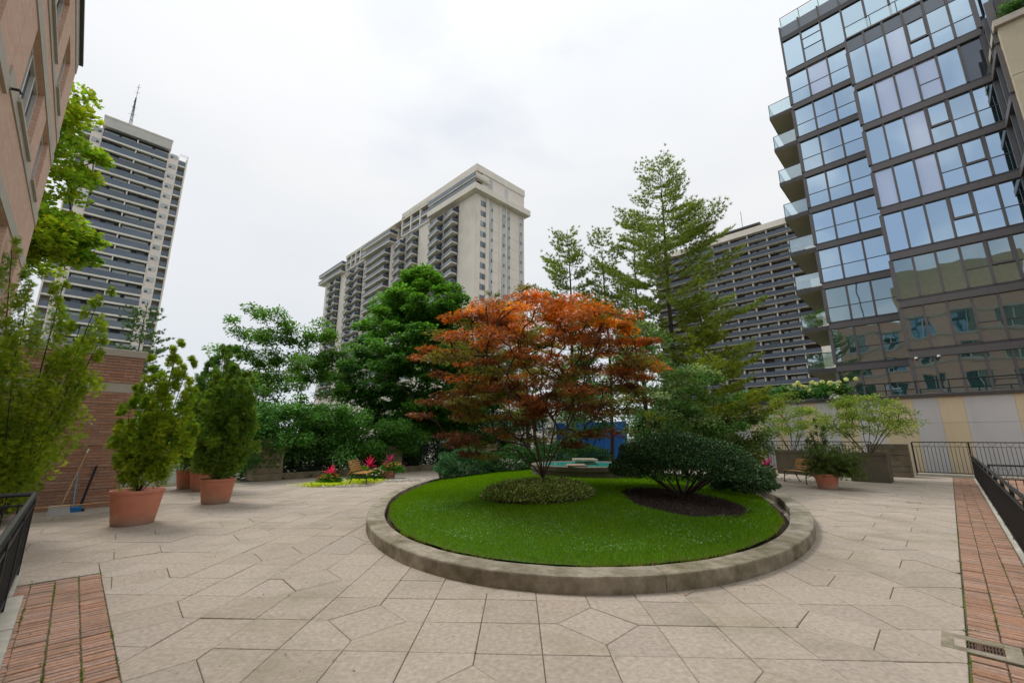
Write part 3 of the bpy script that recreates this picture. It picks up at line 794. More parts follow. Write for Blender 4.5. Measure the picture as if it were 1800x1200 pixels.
me['cap'] = cube_mesh('tower_rail_cap', 11.9, .14, .08, M['bluegrey'])
me['winL'] = cube_mesh('tower_window', 2.6, .1, 1.9, M['win_light']); me['winD'] = cube_mesh('tower_window_dark', 1.5, .1, 1.9, M['win_dark'])
me['div'] = cube_mesh('tower_divider', .25, .7, 2.3, M['apt_white'])
me['bay'] = cube_mesh('bay_window', 1.35, .1, 1.15, M['win_light']); me['vent'] = cube_mesh('bay_sash', .5, .1, .45, M['win_dark'])
me['os'] = cube_mesh('corner_slab', 1.6, 2.0, .36, M['apt_white']); me['or'] = cube_mesh('corner_rail', 1.55, .08, 1.1, M['slate_pale']); me['ob'] = cube_mesh('corner_back', 1.6, .1, 2.3, M['soffit'])
for i in range(25):
    z = 69.4 - 2.75*i
    if z < 0: break
    s = link('balcony', me['slab'], lt, (-.3, 128.9-off[1], z+2)); link('balustrade', me['rail'], s, (0, -.92, .46)); link('rail_cap', me['cap'], s, (0, -.92, 1.62))
    link('divider', me['div'], s, (.05, -.45, .42))
    for k in range(4): link('window', me['winD'] if random.random() < .45 else me['winL'], lt, (-4.6+2.95*k+random.uniform(-.3,.3), 128.86-off[1], z+2.6))
    for u in (-7.2, 6.8):
        b_ = link('bay_window', me['bay'], lt, (u, 128.16-off[1], z+1.2+2)); link('sash', me['vent'], b_, (.35*(1 if u < 0 else -1)*(1 if random.random() < .8 else -1), -.03, .05))
    for u in (-8.97, 8.6):
        b_ = link('corner_balcony', me['os'], lt, (u, 129.2-off[1], z-.3+2)); link('balustrade', me['or'], b_, (0, -.9, .4)); link('back_wall', me['ob'], b_, (0, .9, .4))
m = B(); 
for du, dv in ((0,0),(.9,0),(.45,.8)): m.tube([(-2.6+du*.8,133+dv,74),(-2.4+du*.15,133+dv*.3,86)], .07, 4)
for k in range(8):
    z = 75+k*1.35; f = 1-(k/9); m.tube([(-2.6,133,z),(-2.6+.8*f,133,z+.7)], .04, 4); m.tube([(-2.6+.8*f,133,z),(-2.5,133,z+.7)], .04, 4)
m.tube([(-2.3,133,85),(-2.3,133,90)], .05, 4)
for z, l in ((81,1.5),(83,1.1),(87.4,.9),(89,.8)): m.tube([(-2.3-l/2,133,z),(-2.3+l/2,133,z+.2)], .06, 4)
m.build('roof_mast', M['metal_grey'], lt)

# --- long apartment slab in the middle
mt, off = bthing('apartment_slab', 'long beige apartment block with stacked angled balconies and an overhanging roof storey', 'building', 61, 73.5, -2)
def B(): return MB(off)
FH = 2.75; NF = 22
m = B(); z = 60.9
while z > -2:
    m.box(61.06, 77.8, 73.56, 165, z-FH+.05, z); z -= FH
m.build('wall', M['apt_pink'], mt)
B().box(61.1, 77.75, 73.6, 164.9, -2, 60.8).build('wall_core', M['stone'], mt)
# piers on the long side
for a, b in ((73.5,80.0),(93.3,98.6),(113.4,114.4),(131.2,132.5),(145.2,150.8),(161,165)): B().box(60.86, 61.3, a, b, -2, 60.9).build('pier', M['apt_beige'], mt)
for a, b in ((61.0,62.4),(64.2,65.2),(68.9,69.6),(71.05,71.5),(77.5,77.95)): B().box(a, b, 73.34, 73.8, -2, 60.9).build('pilaster', M['apt_beige'], mt)
# overhanging roof storey
B().box(59.4, 79.2, 72.0, 92.6, 60.9, 62.5).build('roof_slab', M['apt_beige'], mt)
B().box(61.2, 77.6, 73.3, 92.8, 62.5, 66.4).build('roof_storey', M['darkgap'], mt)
B().box(60.3, 77.6, 72.6, 107.8, 66.4, 68.3).build('parapet', M['apt_beige'], mt)
B().box(62.4, 77.5, 72.8, 73.4, 62.5, 66.4).build('end_wall', M['apt_pink'], mt)
B().box(59.5, 64.4, 72.1, 92.4, 64.0, 64.4).build('terrace_slab', M['apt_white'], mt)
for z in (62.5, 64.4): 
    B().box(59.42, 59.5, 72.2, 92.5, z, z+1.0).build('balustrade', M['bluegrey'], mt)
B().box(59.6, 63.9, 72.02, 72.1, 64.4, 65.3).build('balustrade', M['apt_beige'], mt)
for u in (64.6, 70.2): B().box(u, u+1.1, 72.7, 72.9, 63.2, 66.0).build('window', M['win_light'], mt)
# two storey loggia frames between the terraces
def frame(v0, v1, n, ztop):
    B().box(60.3, 62, v0, v1, ztop-1.0, ztop).build('loggia_beam', M['apt_beige'], mt)
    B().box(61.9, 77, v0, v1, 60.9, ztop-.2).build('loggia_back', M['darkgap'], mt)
    for k in range(n+1):
        v = v0 + (v1-v0-.6)*k/n; B().box(60.4, 61.9, v, v+.6, 60.9, ztop-1.0).build('loggia_post', M['apt_beige'], mt)
    for z in (60.9, 63.5):
        B().box(60.5, 61.9, v0+.6, v1-.6, z-.3, z+.1).build('loggia_slab', M['apt_white'], mt)
        for k in range(n):
            v = v0 + (v1-v0-.6)*k/n; B().box(60.55, 60.62, v+.65, v+(v1-v0-.6)/n-.05, z+.1, z+1.1).build('balustrade', M['bluegrey'], mt)
frame(92.6, 108.0, 3, 67.0); frame(131.0, 146.4, 4, 66.6)
def terrace(v0, v1, back):
    B().box(61.9, 77, v0-.5, v1+.5, 60.9, 66).build('terrace_back', M['apt_beige'] if back else M['darkgap'], mt)
    for z in (60.6, 63.4):
        s = B().box(59.2, 62, v0, v1, z, z+.35).build('terrace_slab', M['apt_white'], mt)
        B().box(59.22, 59.3, v0+.1, v1-.1, z+.35, z+1.4).build('balustrade', M['bluegrey'], mt); B().box(59.3, 61.9, v0+.05, v0+.13, z+.35, z+1.4).build('end_balustrade', M['slate'], mt)
terrace(112.6, 131.0, True); terrace(147.0, 168.6, False)
B().box(60.2, 77, 108, 146.4, 66.2, 66.5).build('roof_edge', M['apt_beige'], mt)
# balcony stacks
def wedge(wd):
    s = MB().prism([(0,0),(0,-wd),(-.55,-wd),(-1.75,-.25),(-1.75,0)][::-1], 0, .28).mesh('balcony_slab', M['apt_white'])
    r = MB().prism([(-.55,-wd+.02),(-.48,-wd+.02),(-1.66,-.25),(-1.74,-.25)], .28, 1.3).mesh('balcony_front', M['bluegrey'])
    e = MB().box(-1.74,-.05,-.1,-.02,.28,1.3).mesh('balcony_side', M['slate'])
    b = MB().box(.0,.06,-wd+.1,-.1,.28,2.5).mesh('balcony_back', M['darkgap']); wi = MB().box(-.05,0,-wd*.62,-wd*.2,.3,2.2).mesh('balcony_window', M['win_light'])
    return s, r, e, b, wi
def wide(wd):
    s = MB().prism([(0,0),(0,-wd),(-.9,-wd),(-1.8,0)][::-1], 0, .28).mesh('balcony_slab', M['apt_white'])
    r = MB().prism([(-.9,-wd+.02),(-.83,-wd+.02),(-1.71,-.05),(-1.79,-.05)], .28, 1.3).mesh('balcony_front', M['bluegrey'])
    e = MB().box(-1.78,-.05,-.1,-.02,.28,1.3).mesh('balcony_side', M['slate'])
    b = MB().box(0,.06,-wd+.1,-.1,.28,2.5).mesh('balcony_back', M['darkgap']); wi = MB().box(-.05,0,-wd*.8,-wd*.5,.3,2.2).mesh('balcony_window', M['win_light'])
    return s, r, e, b, wi
W1 = wedge(6.2); W2 = wide(15.5)
# local y runs along v; meshes are mirrored so that the deep end faces the near corner
for nm, v0, kind_ in (('a',80.3,W1),('a',87.0,W1),('b',98.9,W1),('b',105.9,W1),('c',114.8,W2),('d',132.8,W1),('d',139.2,W1),('e',151.0,W1),('e',156.0,W1)):
    for i in range(19):
        z = 57.6 - FH*i
        if z < 14: break
        s = link('balcony', kind_[0], mt, (61.0-off[0]-.14, v0-off[1], z-off[2])); s.rotation_euler = (0,0,0); s.scale = (1,-1,1)
        link('balustrade', kind_[1], s); link('side_panel', kind_[2], s); link('recess', kind_[3], s); link('window', kind_[4], s)
# windows on the narrow end
w1 = cube_mesh('end_window', 1.5, .12, 1.35, M['win']); w1b = cube_mesh('end_sash', .72, .14, 1.0, M['win_dark'])
w2 = cube_mesh('strip_window', 1.0, .12, 2.5, M['win_light']); w3 = cube_mesh('strip_sash', .42, .14, .7, M['win_dark'])
for i in range(18):
    z = 57.5 - FH*i
    if z < 16: break
    b_ = link('window', w1, mt, (63.35-off[0], 73.5-off[1], z+.6-off[2])); link('sash', w1b, b_, (.36, -.03, .1))
    for u, wd in ((66.1,1),(70.3,1),(72.2,1),(76.7,1)):
        b_ = link('strip_window', w2, mt, (u-off[0], 73.5-off[1], z+.1-off[2])); link('sash', w3, b_, (.2, -.03, .2))

# --- dark balcony slab at the right
dt, off = bthing('balcony_tower', 'broad dark apartment slab with slate balconies and pale floor edges behind the pines', 'building', 143, 20, -2)
def B(): return MB(off)
B().box(144.6, 160, 20, 68, -2, 66).build('wall', M['brown_brick'], dt)
B().box(142.7, 160, 19.6, 68, 65.2, 67.1).build('roof_fascia', M['apt_beige'], dt)
B().box(142.9, 158, 18.6, 21.3, -2, 66).build('end_wall', M['apt_beige'], dt)
B().box(146, 158, 33.5, 47, 67.1, 69.0).build('penthouse', M['brown_brick'], dt)
B().box(145.4, 158, 32.5, 48.5, 69.0, 69.5).build('penthouse_roof', M['metal_dark'], dt)
B().tube([(147,38,69),(147,38,76)], .08, 4).build('aerial', M['metal_grey'], dt)
sl = cube_mesh('tower_slab', 1.9, 46.4, .2, M['apt_beige']); rl = cube_mesh('tower_rail', .1, 46.3, 1.15, M['slate'])
dv = cube_mesh('tower_divider', 1.4, .35, 2.35, M['apt_beige'])
wA = cube_mesh('wide_window', .1, 2.3, 1.25, M['win_light']); wB = cube_mesh('small_window', .1, 1.2, 1.1, M['win_light']); wD = cube_mesh('dark_window', .1, 2.3, 1.4, M['win_dark'])
for i in range(24):
    z = 62.6 - 2.7*i
    if z < 2: break
    s = link('balcony', sl, dt, (143.7-off[0], 44.6-off[1], z-off[2])); link('balustrade', rl, s, (-.92, 0, .1))
    for k in range(6):
        v = 25.3 + 5.45*k
        link('divider', dv, dt, (144.0-off[0], v-off[1], z+.3-off[2]))
        link('window', wD if random.random() < .25 else wA, dt, (144.58-off[0], v+1.7+random.uniform(-.3,.3)-off[1], z+1.0-off[2]))
        if random.random() < .7: link('window', wB, dt, (144.57-off[0], v+4.0+random.uniform(-.3,.3)-off[1], z+1.1-off[2]))

# --- glass building on the right
gb, off = bthing('glass_building', 'dark framed glass apartment building with protruding corner balconies, mirroring sky and brick', 'building', 36, 0, -2)
def B(): return MB(off)
ZF = [3.4, 6.4, 9.36, 12.3, 15.25, 18.2, 21.15, 24.2]          # floor lines
VL0, VL1 = 4.72, .85                                             # left section
VR0, VR1 = .85, -4.82                                            # right section
UL, UR = 36.0, 32.7
B().box(36.35, 62, -30, 4.6, -2, 34.3).build('core', M['metal_dark'], gb)
B().box(33.05, 37, -4.9, .8, -2, 27.2).build('front_core', M['metal_dark'], gb)
zl = ZF + [27.15, 30.3]
def pane(u, v0, v1, z0, z1, m, nm='glass_pane'):
    b = B()
    b.box(u+.06, u+.09, min(v0,v1), max(v0,v1), z0, z1); return b.build(nm, m, gb)
vm = []
def section(u, va, vb, nb, floors, right):
    """bays from left (va, high v) to right (vb)"""
    for fi in range(len(floors)-1):
        z0, z1 = floors[fi], floors[fi+1]
        # floor band: two steps of metal
        B().box(u-.10, u+.3, vb, va+.02, z0-.36, z0).build('floor_band', M['metal_grey'], gb)
        B().box(u-.02, u+.3, vb, va, z0, z0+.16).build('band_step', M['metal_dark'], gb)
        a, b = z0+.16, z1-.36
        low = fi < 3 if not right else fi < 3
        for k in range(nb):
            v0 = va + (vb-va)*k/nb; v1 = va + (vb-va)*(k+1)/nb
            lo, hi = v1+.055, v0-.055
            g_ = M['glass_teal'] if low else M['glass']
            if not low and random.random() < (.3 if right and k < 3 else .12): g_ = M['glass_blind']
            if right and k in (4, 5) and fi == 6: pane(u, hi, lo, a, b, M['spandrel'], 'dark_panel') if k == 5 else pane(u, hi, lo, a, b, g_); continue
            if right and k < 3: pane(u, hi, lo, a, b, g_); continue
            if right and k == 4 and fi >= 2 and fi % 2 == 0 or right and k == 3 and fi % 2 == 1 and fi > 2:
                zm = a + (b-a)*.42; pane(u, hi, lo, a, zm-.04, g_); pane(u-.03, hi-.07, lo+.07, zm+.12, b-.06, g_, 'casement')
                f = B()
                for q0, q1, s0, s1 in ((lo,hi,zm,zm+.12),(lo,hi,b-.06,b),(lo,lo+.07,zm+.12,b-.06),(hi-.07,hi,zm+.12,b-.06)): f.box(u-.03, u+.1, q0, q1, s0, s1)
                f.build('casement_frame', M['metal_grey'], gb); continue
            zm = a + (b-a)*.42
            pane(u, hi, lo, a, zm-.025, g_); pane(u, hi, lo, zm+.025, b, g_)
            B().box(u+.04, u+.12, lo, hi, zm-.025, zm+.025).build('transom', M['metal_dark'], gb)
        for k in range(nb+1):
            v = va + (vb-va)*k/nb; w_ = .10 if k in (0, nb) else .055
            B().box(u-.05, u+.25, v-w_, v+w_, z0+.16, z1-.36).build('mullion', M['metal_grey'], gb)
section(UL, VL0, VL1, 3, zl, False)
section(UR, VR0, VR1, 6, ZF + [27.2], True)
# top storeys: dark parapet panels, rails, and the set back front above the right section
B().box(UL-.1, UL+.3, VL1, VL0+.02, 29.94, 30.3).build('floor_band', M['metal_grey'], gb)
for k in range(3):
    v0 = VL0+(VL1-VL0)*k/3; v1 = VL0+(VL1-VL0)*(k+1)/3
    if k == 1:
        for a, b in ((30.5,31.6),(31.7,32.5),(32.6,33.2)): pane(UL, v0-.05, v1+.05, a, b, M['glass'])
    else: pane(UL, v0-.05, v1+.05, 30.5, 33.2, M['glass'])
    pane(UL, v0-.05, v1+.05, 33.7, 34.7, M['spandrel'], 'parapet_panel')
for k in range(10):
    v = VL0-1.29*k; B().box(UL-.05, UL+.25, v-.06, v+.06, 30.3, 34.75).build('mullion', M['metal_grey'], gb)
B().box(UL-.06, UL+.3, -8, VL0+.02, 33.25, 33.65).build('floor_band', M['metal_dark'], gb)
for k in range(3, 9):
    v0 = VL0-1.29*k; v1 = v0-1.29
    pane(UL, v0-.07, v1+.07, 27.4, 29.9, M['glass'] if k != 4 else M['spandrel']); pane(UL, v0-.07, v1+.07, 30.4, 33.2, M['glass']); pane(UL, v0-.07, v1+.07, 33.7, 34.7, M['spandrel'], 'parapet_panel')
B().box(UL-.06, UL+.3, -8, VL1, 29.95, 30.35).build('floor_band', M['metal_dark'], gb)
for k in range(6):
    v0 = VR0+(VR1-VR0)*k/6; v1 = VR0+(VR1-VR0)*(k+1)/6
    pane(UR, v0-.055, v1+.055, 26.9, 27.85, M['spandrel'], 'parapet_panel'); B().box(UR-.05, UR+.25, v0-.055, v0+.055, 26.8, 27.85).build('mullion', M['metal_grey'], gb)
B().box(UR-.06, UR+.4, VR1, VR0, 27.85, 27.95).build('parapet_cap', M['metal_grey'], gb)
def toprail(u, va, vb, z):
    m = B(); m.tube([(u+2, va, z+1.0), (u, va, z+1.0), (u, vb, z+1.0)], .03, 5)
    v = va
    while v > vb: m.tube([(u, v, z), (u, v, z+1.0)], .022, 5); v -= 1.3
    r = m.build('roof_rail', M['iron'], gb); B().box(u+.02, u+.035, vb, va-.02, z+.1, z+.9).build('rail_glass', M['frost'], r)
toprail(UL+.2, VL0-.1, -6, 34.75); toprail(UR+.15, VR0-.1, VR1, 27.95)
# return wing towards the street, its face looking left
def P2(u0, u1, v, z0, z1, m, nm='glass_pane'): B().box(u0, u1, v-.09, v-.06, z0, z1).build(nm, m, gb)
for fi in range(len(ZF)-1):
    z0, z1 = ZF[fi], ZF[fi+1]; V = -4.82
    B().box(30.2, 32.6, V-.3, V+.10, z0-.36, z0).build('floor_band', M['metal_grey'], gb)
    B().box(30.2, 32.68, V-.3, V+.02, z0, z0+.16).build('band_step', M['metal_dark'], gb)
    for k in range(2):
        u0 = 30.2+1.22*k
        P2(u0+.06, u0+1.16, V, z0+.16, z0+1.3, M['glass_teal'] if fi < 4 else M['glass']); P2(u0+.06, u0+1.16, V, z0+1.36, z1-.36, M['glass_teal'] if fi < 4 else M['glass'])
        B().box(u0-.06, u0+.06, V-.25, V+.05, z0+.16, z1-.36).build('mullion', M['metal_grey'], gb)
B().box(30.1, 33, -12, -5.1, -2, 24.5).build('wing_core', M['metal_dark'], gb)
# balconies on the corner, seen from below
for i, zf in enumerate(zl[1:9]):
    b_ = B().box(UL-.02, UL+6.5, VL0+.05, VL0+1.62, zf-.32, zf-.04).build('balcony', M['metal_dark'], gb)
    B().box(UL+.02, UL+6.45, VL0+.06, VL0+1.57, zf-.345, zf-.322).build('soffit', M['olive'], b_)
    g_ = B().box(UL+.02, UL+.04, VL0+.1, VL0+1.58, zf+.02, zf+1.0).build('balustrade', M['frost'], b_)
    B().box(UL+.04, UL+6.3, VL0+1.56, VL0+1.58, zf+.02, zf+1.0).build('side_balustrade', M['frost'], b_)
    m = B(); m.tube([(UL+.03, VL0+.05, zf+1.03), (UL+.03, VL0+1.57, zf+1.03), (UL+6.3, VL0+1.57, zf+1.03)], .028, 5)
    for q in (1.57,): m.tube([(UL+.03, VL0+q, zf-.05), (UL+.03, VL0+q, zf+1.03)], .025, 5)
    for q in (1.5, 3.0, 4.5): m.tube([(UL+q, VL0+1.57, zf-.05), (UL+q, VL0+1.57, zf+1.03)], .022, 5)
    m.build('top_rail', M['iron'], b_)
B().box(UL+.2, UL+14, VL0-.1, VL0+.02, -2, 34.5).build('side_wall', M['metal_grey'], gb)
# low terrace and rail in front of the ground floor
B().box(29.75, 36, -9, 9.5, -2, 3.4).build('terrace', M['metal_dark'], gb)
m = B(); m.tube([(30.1, -9, 4.5), (30.1, 3.2, 4.5)], .03, 5)
for k in range(11): m.tube([(30.1, 3.2-1.2*k, 3.4), (30.1, 3.2-1.2*k, 4.5)], .026, 5)
m.build('terrace_rail', M['iron'], gb)
for v in (.62, -.28):
    cbm = MB().lathe([(.08,0),(.08,.05),(.068,.08),(.04,.11),(.0,.125)], 12).mesh('dome', M['white'], True)
    c_ = tag(link('security_camera', cbm), 'white dome security camera on the %s of two metal posts of the glass front' % ('left' if v > 0 else 'right'), 'camera', 'security cameras on the glass front')
    x, y = XY(UR-.12, v); c_.location = (x, y, 6.0); c_.rotation_euler = (R(90), 0, R(-45))
# cream stone corner of the house on the right
cc, off = bthing('cream_house', 'cream stone clad house corner with coping at the right edge', 'building', 30.0, -4.95, -2)
for z0, z1 in ((-2,2.2),(2.2,6.4),(6.4,10.6),(10.6,14.8),(14.8,19.0),(19.0,21.9)):
    MB(off).box(29.8, 40, -16, -4.93, z0+.012, z1-.012, .01).build('stone_panel', M['cream'], cc)
MB(off).box(29.9, 39.9, -15.9, -5.0, -2, 21.8).build('backing', M['darkgap'], cc)
MB(off).box(29.6, 40.1, -16.1, -4.8, 21.9, 22.25, .02).build('coping', M['stone'], cc)

# --- painted retaining wall across the lane, in tan and grey fields
rw, off = bthing('painted_wall', 'long retaining wall painted in broad grey and tan fields below the glass building', 'wall', 29.3, 0, -2)
ts = sorted([(-.30,-.24),(-.19,-.15),(-.115,-.079),(-.025,.004),(.035,.078),(.112,.14),(.17,.195),(.225,.245),(.27,.292),(.32,.34)])
MB(off).box(29.32, 29.7, -12, 10.5, -2, 3.7).build('backing', M['stone'], rw)
pos = -12.0
def field(v0, v1, m_):
    for z0, z1 in ((-2, 2.38), (2.392, 3.62)): MB(off).box(29.24, 29.319, v0+.003, v1-.003, z0, z1, .004).build('wall_field', m_, rw)
for a, b in ts:
    a *= 29.3; b *= 29.3
    if a > pos: field(pos, a, M['wall_grey'])
    field(max(a, pos), b, M['wall_tan']); pos = b
field(pos, 10.5, M['wall_grey'])
MB(off).box(29.16, 29.74, -12, 10.5, 3.622, 3.80, .02).build('coping', M['metal_dark'], rw)

# --- low houses glimpsed between the trees, and the blue hoarding
lh, off = bthing('low_house', 'low cream house with white window bands glimpsed between the dark tree trunks', 'building', 30, 44, -2)
MB(off).box(22, 62, 44, 54, -2, 5.2).build('wall', M['apt_beige'], lh)
for k in range(10):
    for z in (-.4, 2.6): MB(off).box(24+3.6*k, 26.2+3.6*k, 43.9, 44.05, z, z+1.5).build('window', M['win'], lh)
for z in (1.7, 4.6): MB(off).box(22, 62, 43.7, 44.02, z, z+.35).build('white_band', M['white'], lh)
bl, off = bthing('blue_hoarding', 'bright blue boarded hoarding behind the fountain trees', 'hoarding', 26, 18, -2)
for k in range(7):
    MB(off).box(24.5, 24.6, 14.4+.8*k, 15.18+.8*k, -2, 2.7).build('board', M['blue'], bl)
for k in range(4): MB(off).box(24.6, 24.72, 14.4+1.8*k, 14.5+1.8*k, -2, 2.6).build('post', M['white'], bl)

# ------------------------------------------------------------------ railings, pillars, planters
def bar_mesh(name, h, r=.008): return MB().box(-r, r, -r, r, 0, h).mesh(name, M['iron'])
# black railing along the right brick border (local frame u, v)
rr, off = bthing('iron_railing', 'black iron railing with flaking paint running beside the right brick border', 'railing', 3.0, -.5)
def B(): return MB(off)
B().tube([(1.2,-.5,1.02),(26.4,-.5,1.02)], .028, 6).build('top_rail', M['iron'], rr)
B().box(1.2,26.4,-.515,-.485,.86,.885).build('rail', M['iron'], rr); B().box(1.2,26.4,-.515,-.485,.115,.14).build('rail', M['iron'], rr)
pk = bar_mesh('picket', .745); po = MB().box(-.022,.022,-.022,.022,0,1.0,.003).mesh('post', M['iron'])
u = 3.5
while u < 26.4: link('picket', pk, rr, (u-off[0], 0, .13)); u += .115
u = 3.2
while u < 26.5: link('post', po, rr, (u-off[0], -.02, .02)); u += 1.65
# short railing that turns off it across the stair opening
r2, off = bthing('iron_railing', 'short black iron railing crossing behind the right railing', 'railing', 17.4, -.6)
MB(off).tube([(17.4,-.6,.98),(17.4,-6,.98)], .028, 6).build('top_rail', M['iron'], r2)
for z in (.12, .62): MB(off).box(17.385,17.415,-6,-.6,z,z+.025).build('rail', M['iron'], r2)
pk3 = bar_mesh('picket', .5)
for k in range(40): link('picket', pk3, r2, (0, -.13*k-.05, .13))
for k in range(4): link('post', po, r2, (0, -1.7*k-.02, 0))
for k in range(26):
    m = MB(); v = -.2*k-.15; m.tube([(0,v-.07,.66),(0,v,.80),(0,v+.07,.66)], .006, 4); m.tube([(0,v-.07,.94),(0,v,.80),(0,v+.07,.94)], .006, 4); m.build('cross_scroll', M['iron'], r2)
# left railing with its corner
r3, off = bthing('iron_railing', 'chipped black iron railing ending in a corner beside the left brick path', 'railing', -.25, 8.5)
MB(off).tube([(-.25,2.5,.985),(-.25,8.52,.985)], .03, 6).build('top_rail', M['iron'], r3)
MB(off).tube([(-.25,8.5,.985),(-1.5,8.5,.985)], .03, 6).build('top_rail', M['iron'], r3)
for z in (.84, .12):
    MB(off).box(-.265,-.235,2.5,8.5,z,z+.025).build('rail', M['iron'], r3); MB(off).box(-1.5,-.266,8.485,8.515,z,z+.025).build('rail', M['iron'], r3)
for k in range(52): link('picket', pk, r3, (0, -.115*k-.1, .13))
for k in range(10): link('picket', pk, r3, (-.12*k-.12, 0, .13))
for d in (0, 1.65, 3.3, 4.95): link('post', po, r3, (0, -d, .0))
link('post', po, r3, (-1.22, 0, 0))

# far iron fence in front of the lane (bays between stone pillars)
fence_post = MB().box(-.03,.03,-.03,.03,0,1.46,.004).mesh('post', M['iron'])
fpk = bar_mesh('picket', 1.12, .009); fpk2 = bar_mesh('short_picket', .15, .007)
def fence(v0, v1, label, n_posts):
    f, off = bthing('iron_fence', label, 'fence', 27.5, v1)
    MB(off).box(27.46,27.54,v0,v1,1.47,1.51).build('top_rail', M['iron'], f)
    MB(off).box(27.487,27.513,v0,v1,1.29,1.31).build('rail', M['iron'], f); MB(off).box(27.485,27.515,v0,v1,.16,.19).build('rail', M['iron'], f)
    MB(off).box(27.36,27.7,v0,v1,-.1,.12,.01).build('base_kerb', M['pale_kerb'], f)
    n = int((v1-v0)/.125)
    for k in range(1, n):
        v = v0+(v1-v0)*k/n; link('picket', fpk, f, (0, v-off[1], .18))
        if k % 4 == 0: link('short_picket', fpk2, f, (0, v-off[1], 1.31))
        elif k % 4 == 2:
            pass
    m = MB(off)
    for k in range(2, n-1, 4):
        v = v0+(v1-v0)*k/n; m.tube([(27.5, v-.125, 1.47), (27.5, v-.09, 1.37), (27.5, v, 1.33), (27.5, v+.09, 1.37), (27.5, v+.125, 1.47)], .006, 4, False)
    m.build('scroll_band', M['iron'], f)
    for k in range(n_posts): link('post', fence_post, f, (0, v0-off[1]+(v1-v0)*k/(n_posts-1), .02))
fence(-6.0, 1.28, 'black iron fence with loop band to the right of the wide stone pillar', 5)
fence(2.75, 7.3, 'black iron fence with loop band behind the two concrete planters', 3)
fence(9.0, 17.5, 'black iron fence behind the evergreens right of the lawn', 4)
def pillar(label, u0, u1, v0, v1, h, n, base=0, m_='pillar'):
    p, off = bthing('stone_pillar', label, 'pillar', (u0+u1)/2, (v0+v1)/2)
    for k in range(n):
        a = base+(h-base)*k/n; b = base+(h-base)*(k+1)/n; d = random.uniform(0,.012)
        MB(off).box(u0+d, u1-d, v0+d, v1-random.uniform(0,.012), a+.006, b-.006, .012).build('stone_course', M[m_], p)
    MB(off).box(u0+.04, u1-.04, v0+.04, v1-.04, base, h-.02).build('mortar_core', M['soil'], p)
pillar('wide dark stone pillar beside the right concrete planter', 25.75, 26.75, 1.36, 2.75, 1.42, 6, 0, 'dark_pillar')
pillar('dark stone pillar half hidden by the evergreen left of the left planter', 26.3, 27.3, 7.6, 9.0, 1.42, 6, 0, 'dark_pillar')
pillar('pale stone pillar next to the potted cedars on the left', 5.24, 6.32, 19.8, 20.9, 1.62, 6)
pillar('stone pillar behind the flower bed and the left bench', 10.95, 11.92, 19.8, 20.8, 1.30, 5)
pillar('stone pillar behind the trees left of the fountain', 17.5, 18.5, 19.8, 20.8, 1.3, 5)
# low wall and fence between the left pillars
for (u0, u1, lab) in ((6.33, 10.94, 'low stone wall carrying an iron fence under the overhanging hedge'), (11.93, 17.49, 'low stone wall carrying an iron fence in the shade of the maple')):
    f, off = bthing('garden_fence', lab, 'fence', u0, 20.1)
    k = 0; a = u0
    while a < u1-.2:
        b = min(u1, a+1.5); MB(off).box(a+.004, b-.004, 20.0, 20.4, -.1, .24+random.uniform(0,.008), .01).build('wall_stone', M['pillar'], f); a = b
    MB(off).box(u0,u1,20.18,20.22,1.28,1.32).build('top_rail', M['iron'], f); MB(off).box(u0,u1,20.19,20.21,.34,.365).build('rail', M['iron'], f)
    g_ = bar_mesh('picket', 1.05, .009); n = int((u1-u0)/.14)
    for k in range(1, n): link('picket', g_, f, (u0+(u1-u0)*k/n-off[0], .1, .25))
# concrete planters
def planter(label, u, v, sx, sy, h):
    p, off = bthing('concrete_planter', label, 'planter', u, v)
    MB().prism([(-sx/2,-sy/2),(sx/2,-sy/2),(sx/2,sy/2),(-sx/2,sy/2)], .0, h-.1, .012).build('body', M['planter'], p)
    m = MB(); t_ = .09
    e = [(-sx/2-.02,sx/2+.02,-sy/2-.02,-sy/2+t_),(-sx/2-.02,sx/2+.02,sy/2-t_,sy/2+.02),(-sx/2-.02,-sx/2+t_,-sy/2+t_,sy/2-t_),(sx/2-t_,sx/2+.02,-sy/2+t_,sy/2-t_)]
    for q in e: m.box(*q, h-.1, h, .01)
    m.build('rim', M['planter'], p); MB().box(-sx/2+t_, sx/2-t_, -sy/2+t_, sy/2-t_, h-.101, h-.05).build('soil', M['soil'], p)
    return p
planter('square concrete planter left of the potted shrub, holding the smaller light green tree', 24.95, 5.55, 1.15, 1.2, 1.08)
planter('stained square concrete planter holding the wider light green tree by the pillar', 22.75, 2.42, 1.15, 1.2, 1.1)

# drains
def drain(label, u0, u1, v0, v1, g_):
    d, off = bthing('drain', label, 'drain', (u0+u1)/2, (v0+v1)/2)
    gu0, gu1, gv0, gv1 = g_
    m = MB(off)
    for q in ((u0,u1,v0,gv0),(u0,u1,gv1,v1),(u0,gu0,gv0,gv1),(gu1,u1,gv0,gv1)): m.box(*q, -.06, .004, .003)
    m.build('concrete_frame', M['kerb'], d)
    MB(off).box(gu0,gu1,gv0,gv1,-.06,-.04).build('sump', M['plastic_black'], d)
    m = MB(off); n = 15
    for k in range(n):
        v = gv0+(gv1-gv0)*(k+.5)/n
        if k == n//2: m.box(gu0,gu1,v-.012,v+.012,-.03,0)
        else: m.box(gu0,gu1,v-.0045,v+.0045,-.03,-.002)
    for uu in (gu0+.01, (gu0+gu1)/2, gu1-.01): m.box(uu-.008, uu+.008, gv0, gv1, -.028, -.001)
    m.build('grate', M['grate'], d)
drain('rusty rectangular drain grate in a concrete frame at the right brick border', 5.40, 5.80, -.15, .32, (5.49,5.69,-.05,.24))
drain('small far drain grate set in the paving before the brick border', 15.95, 16.35, .5, 1.1, (16.05,16.25,.6,1.0))

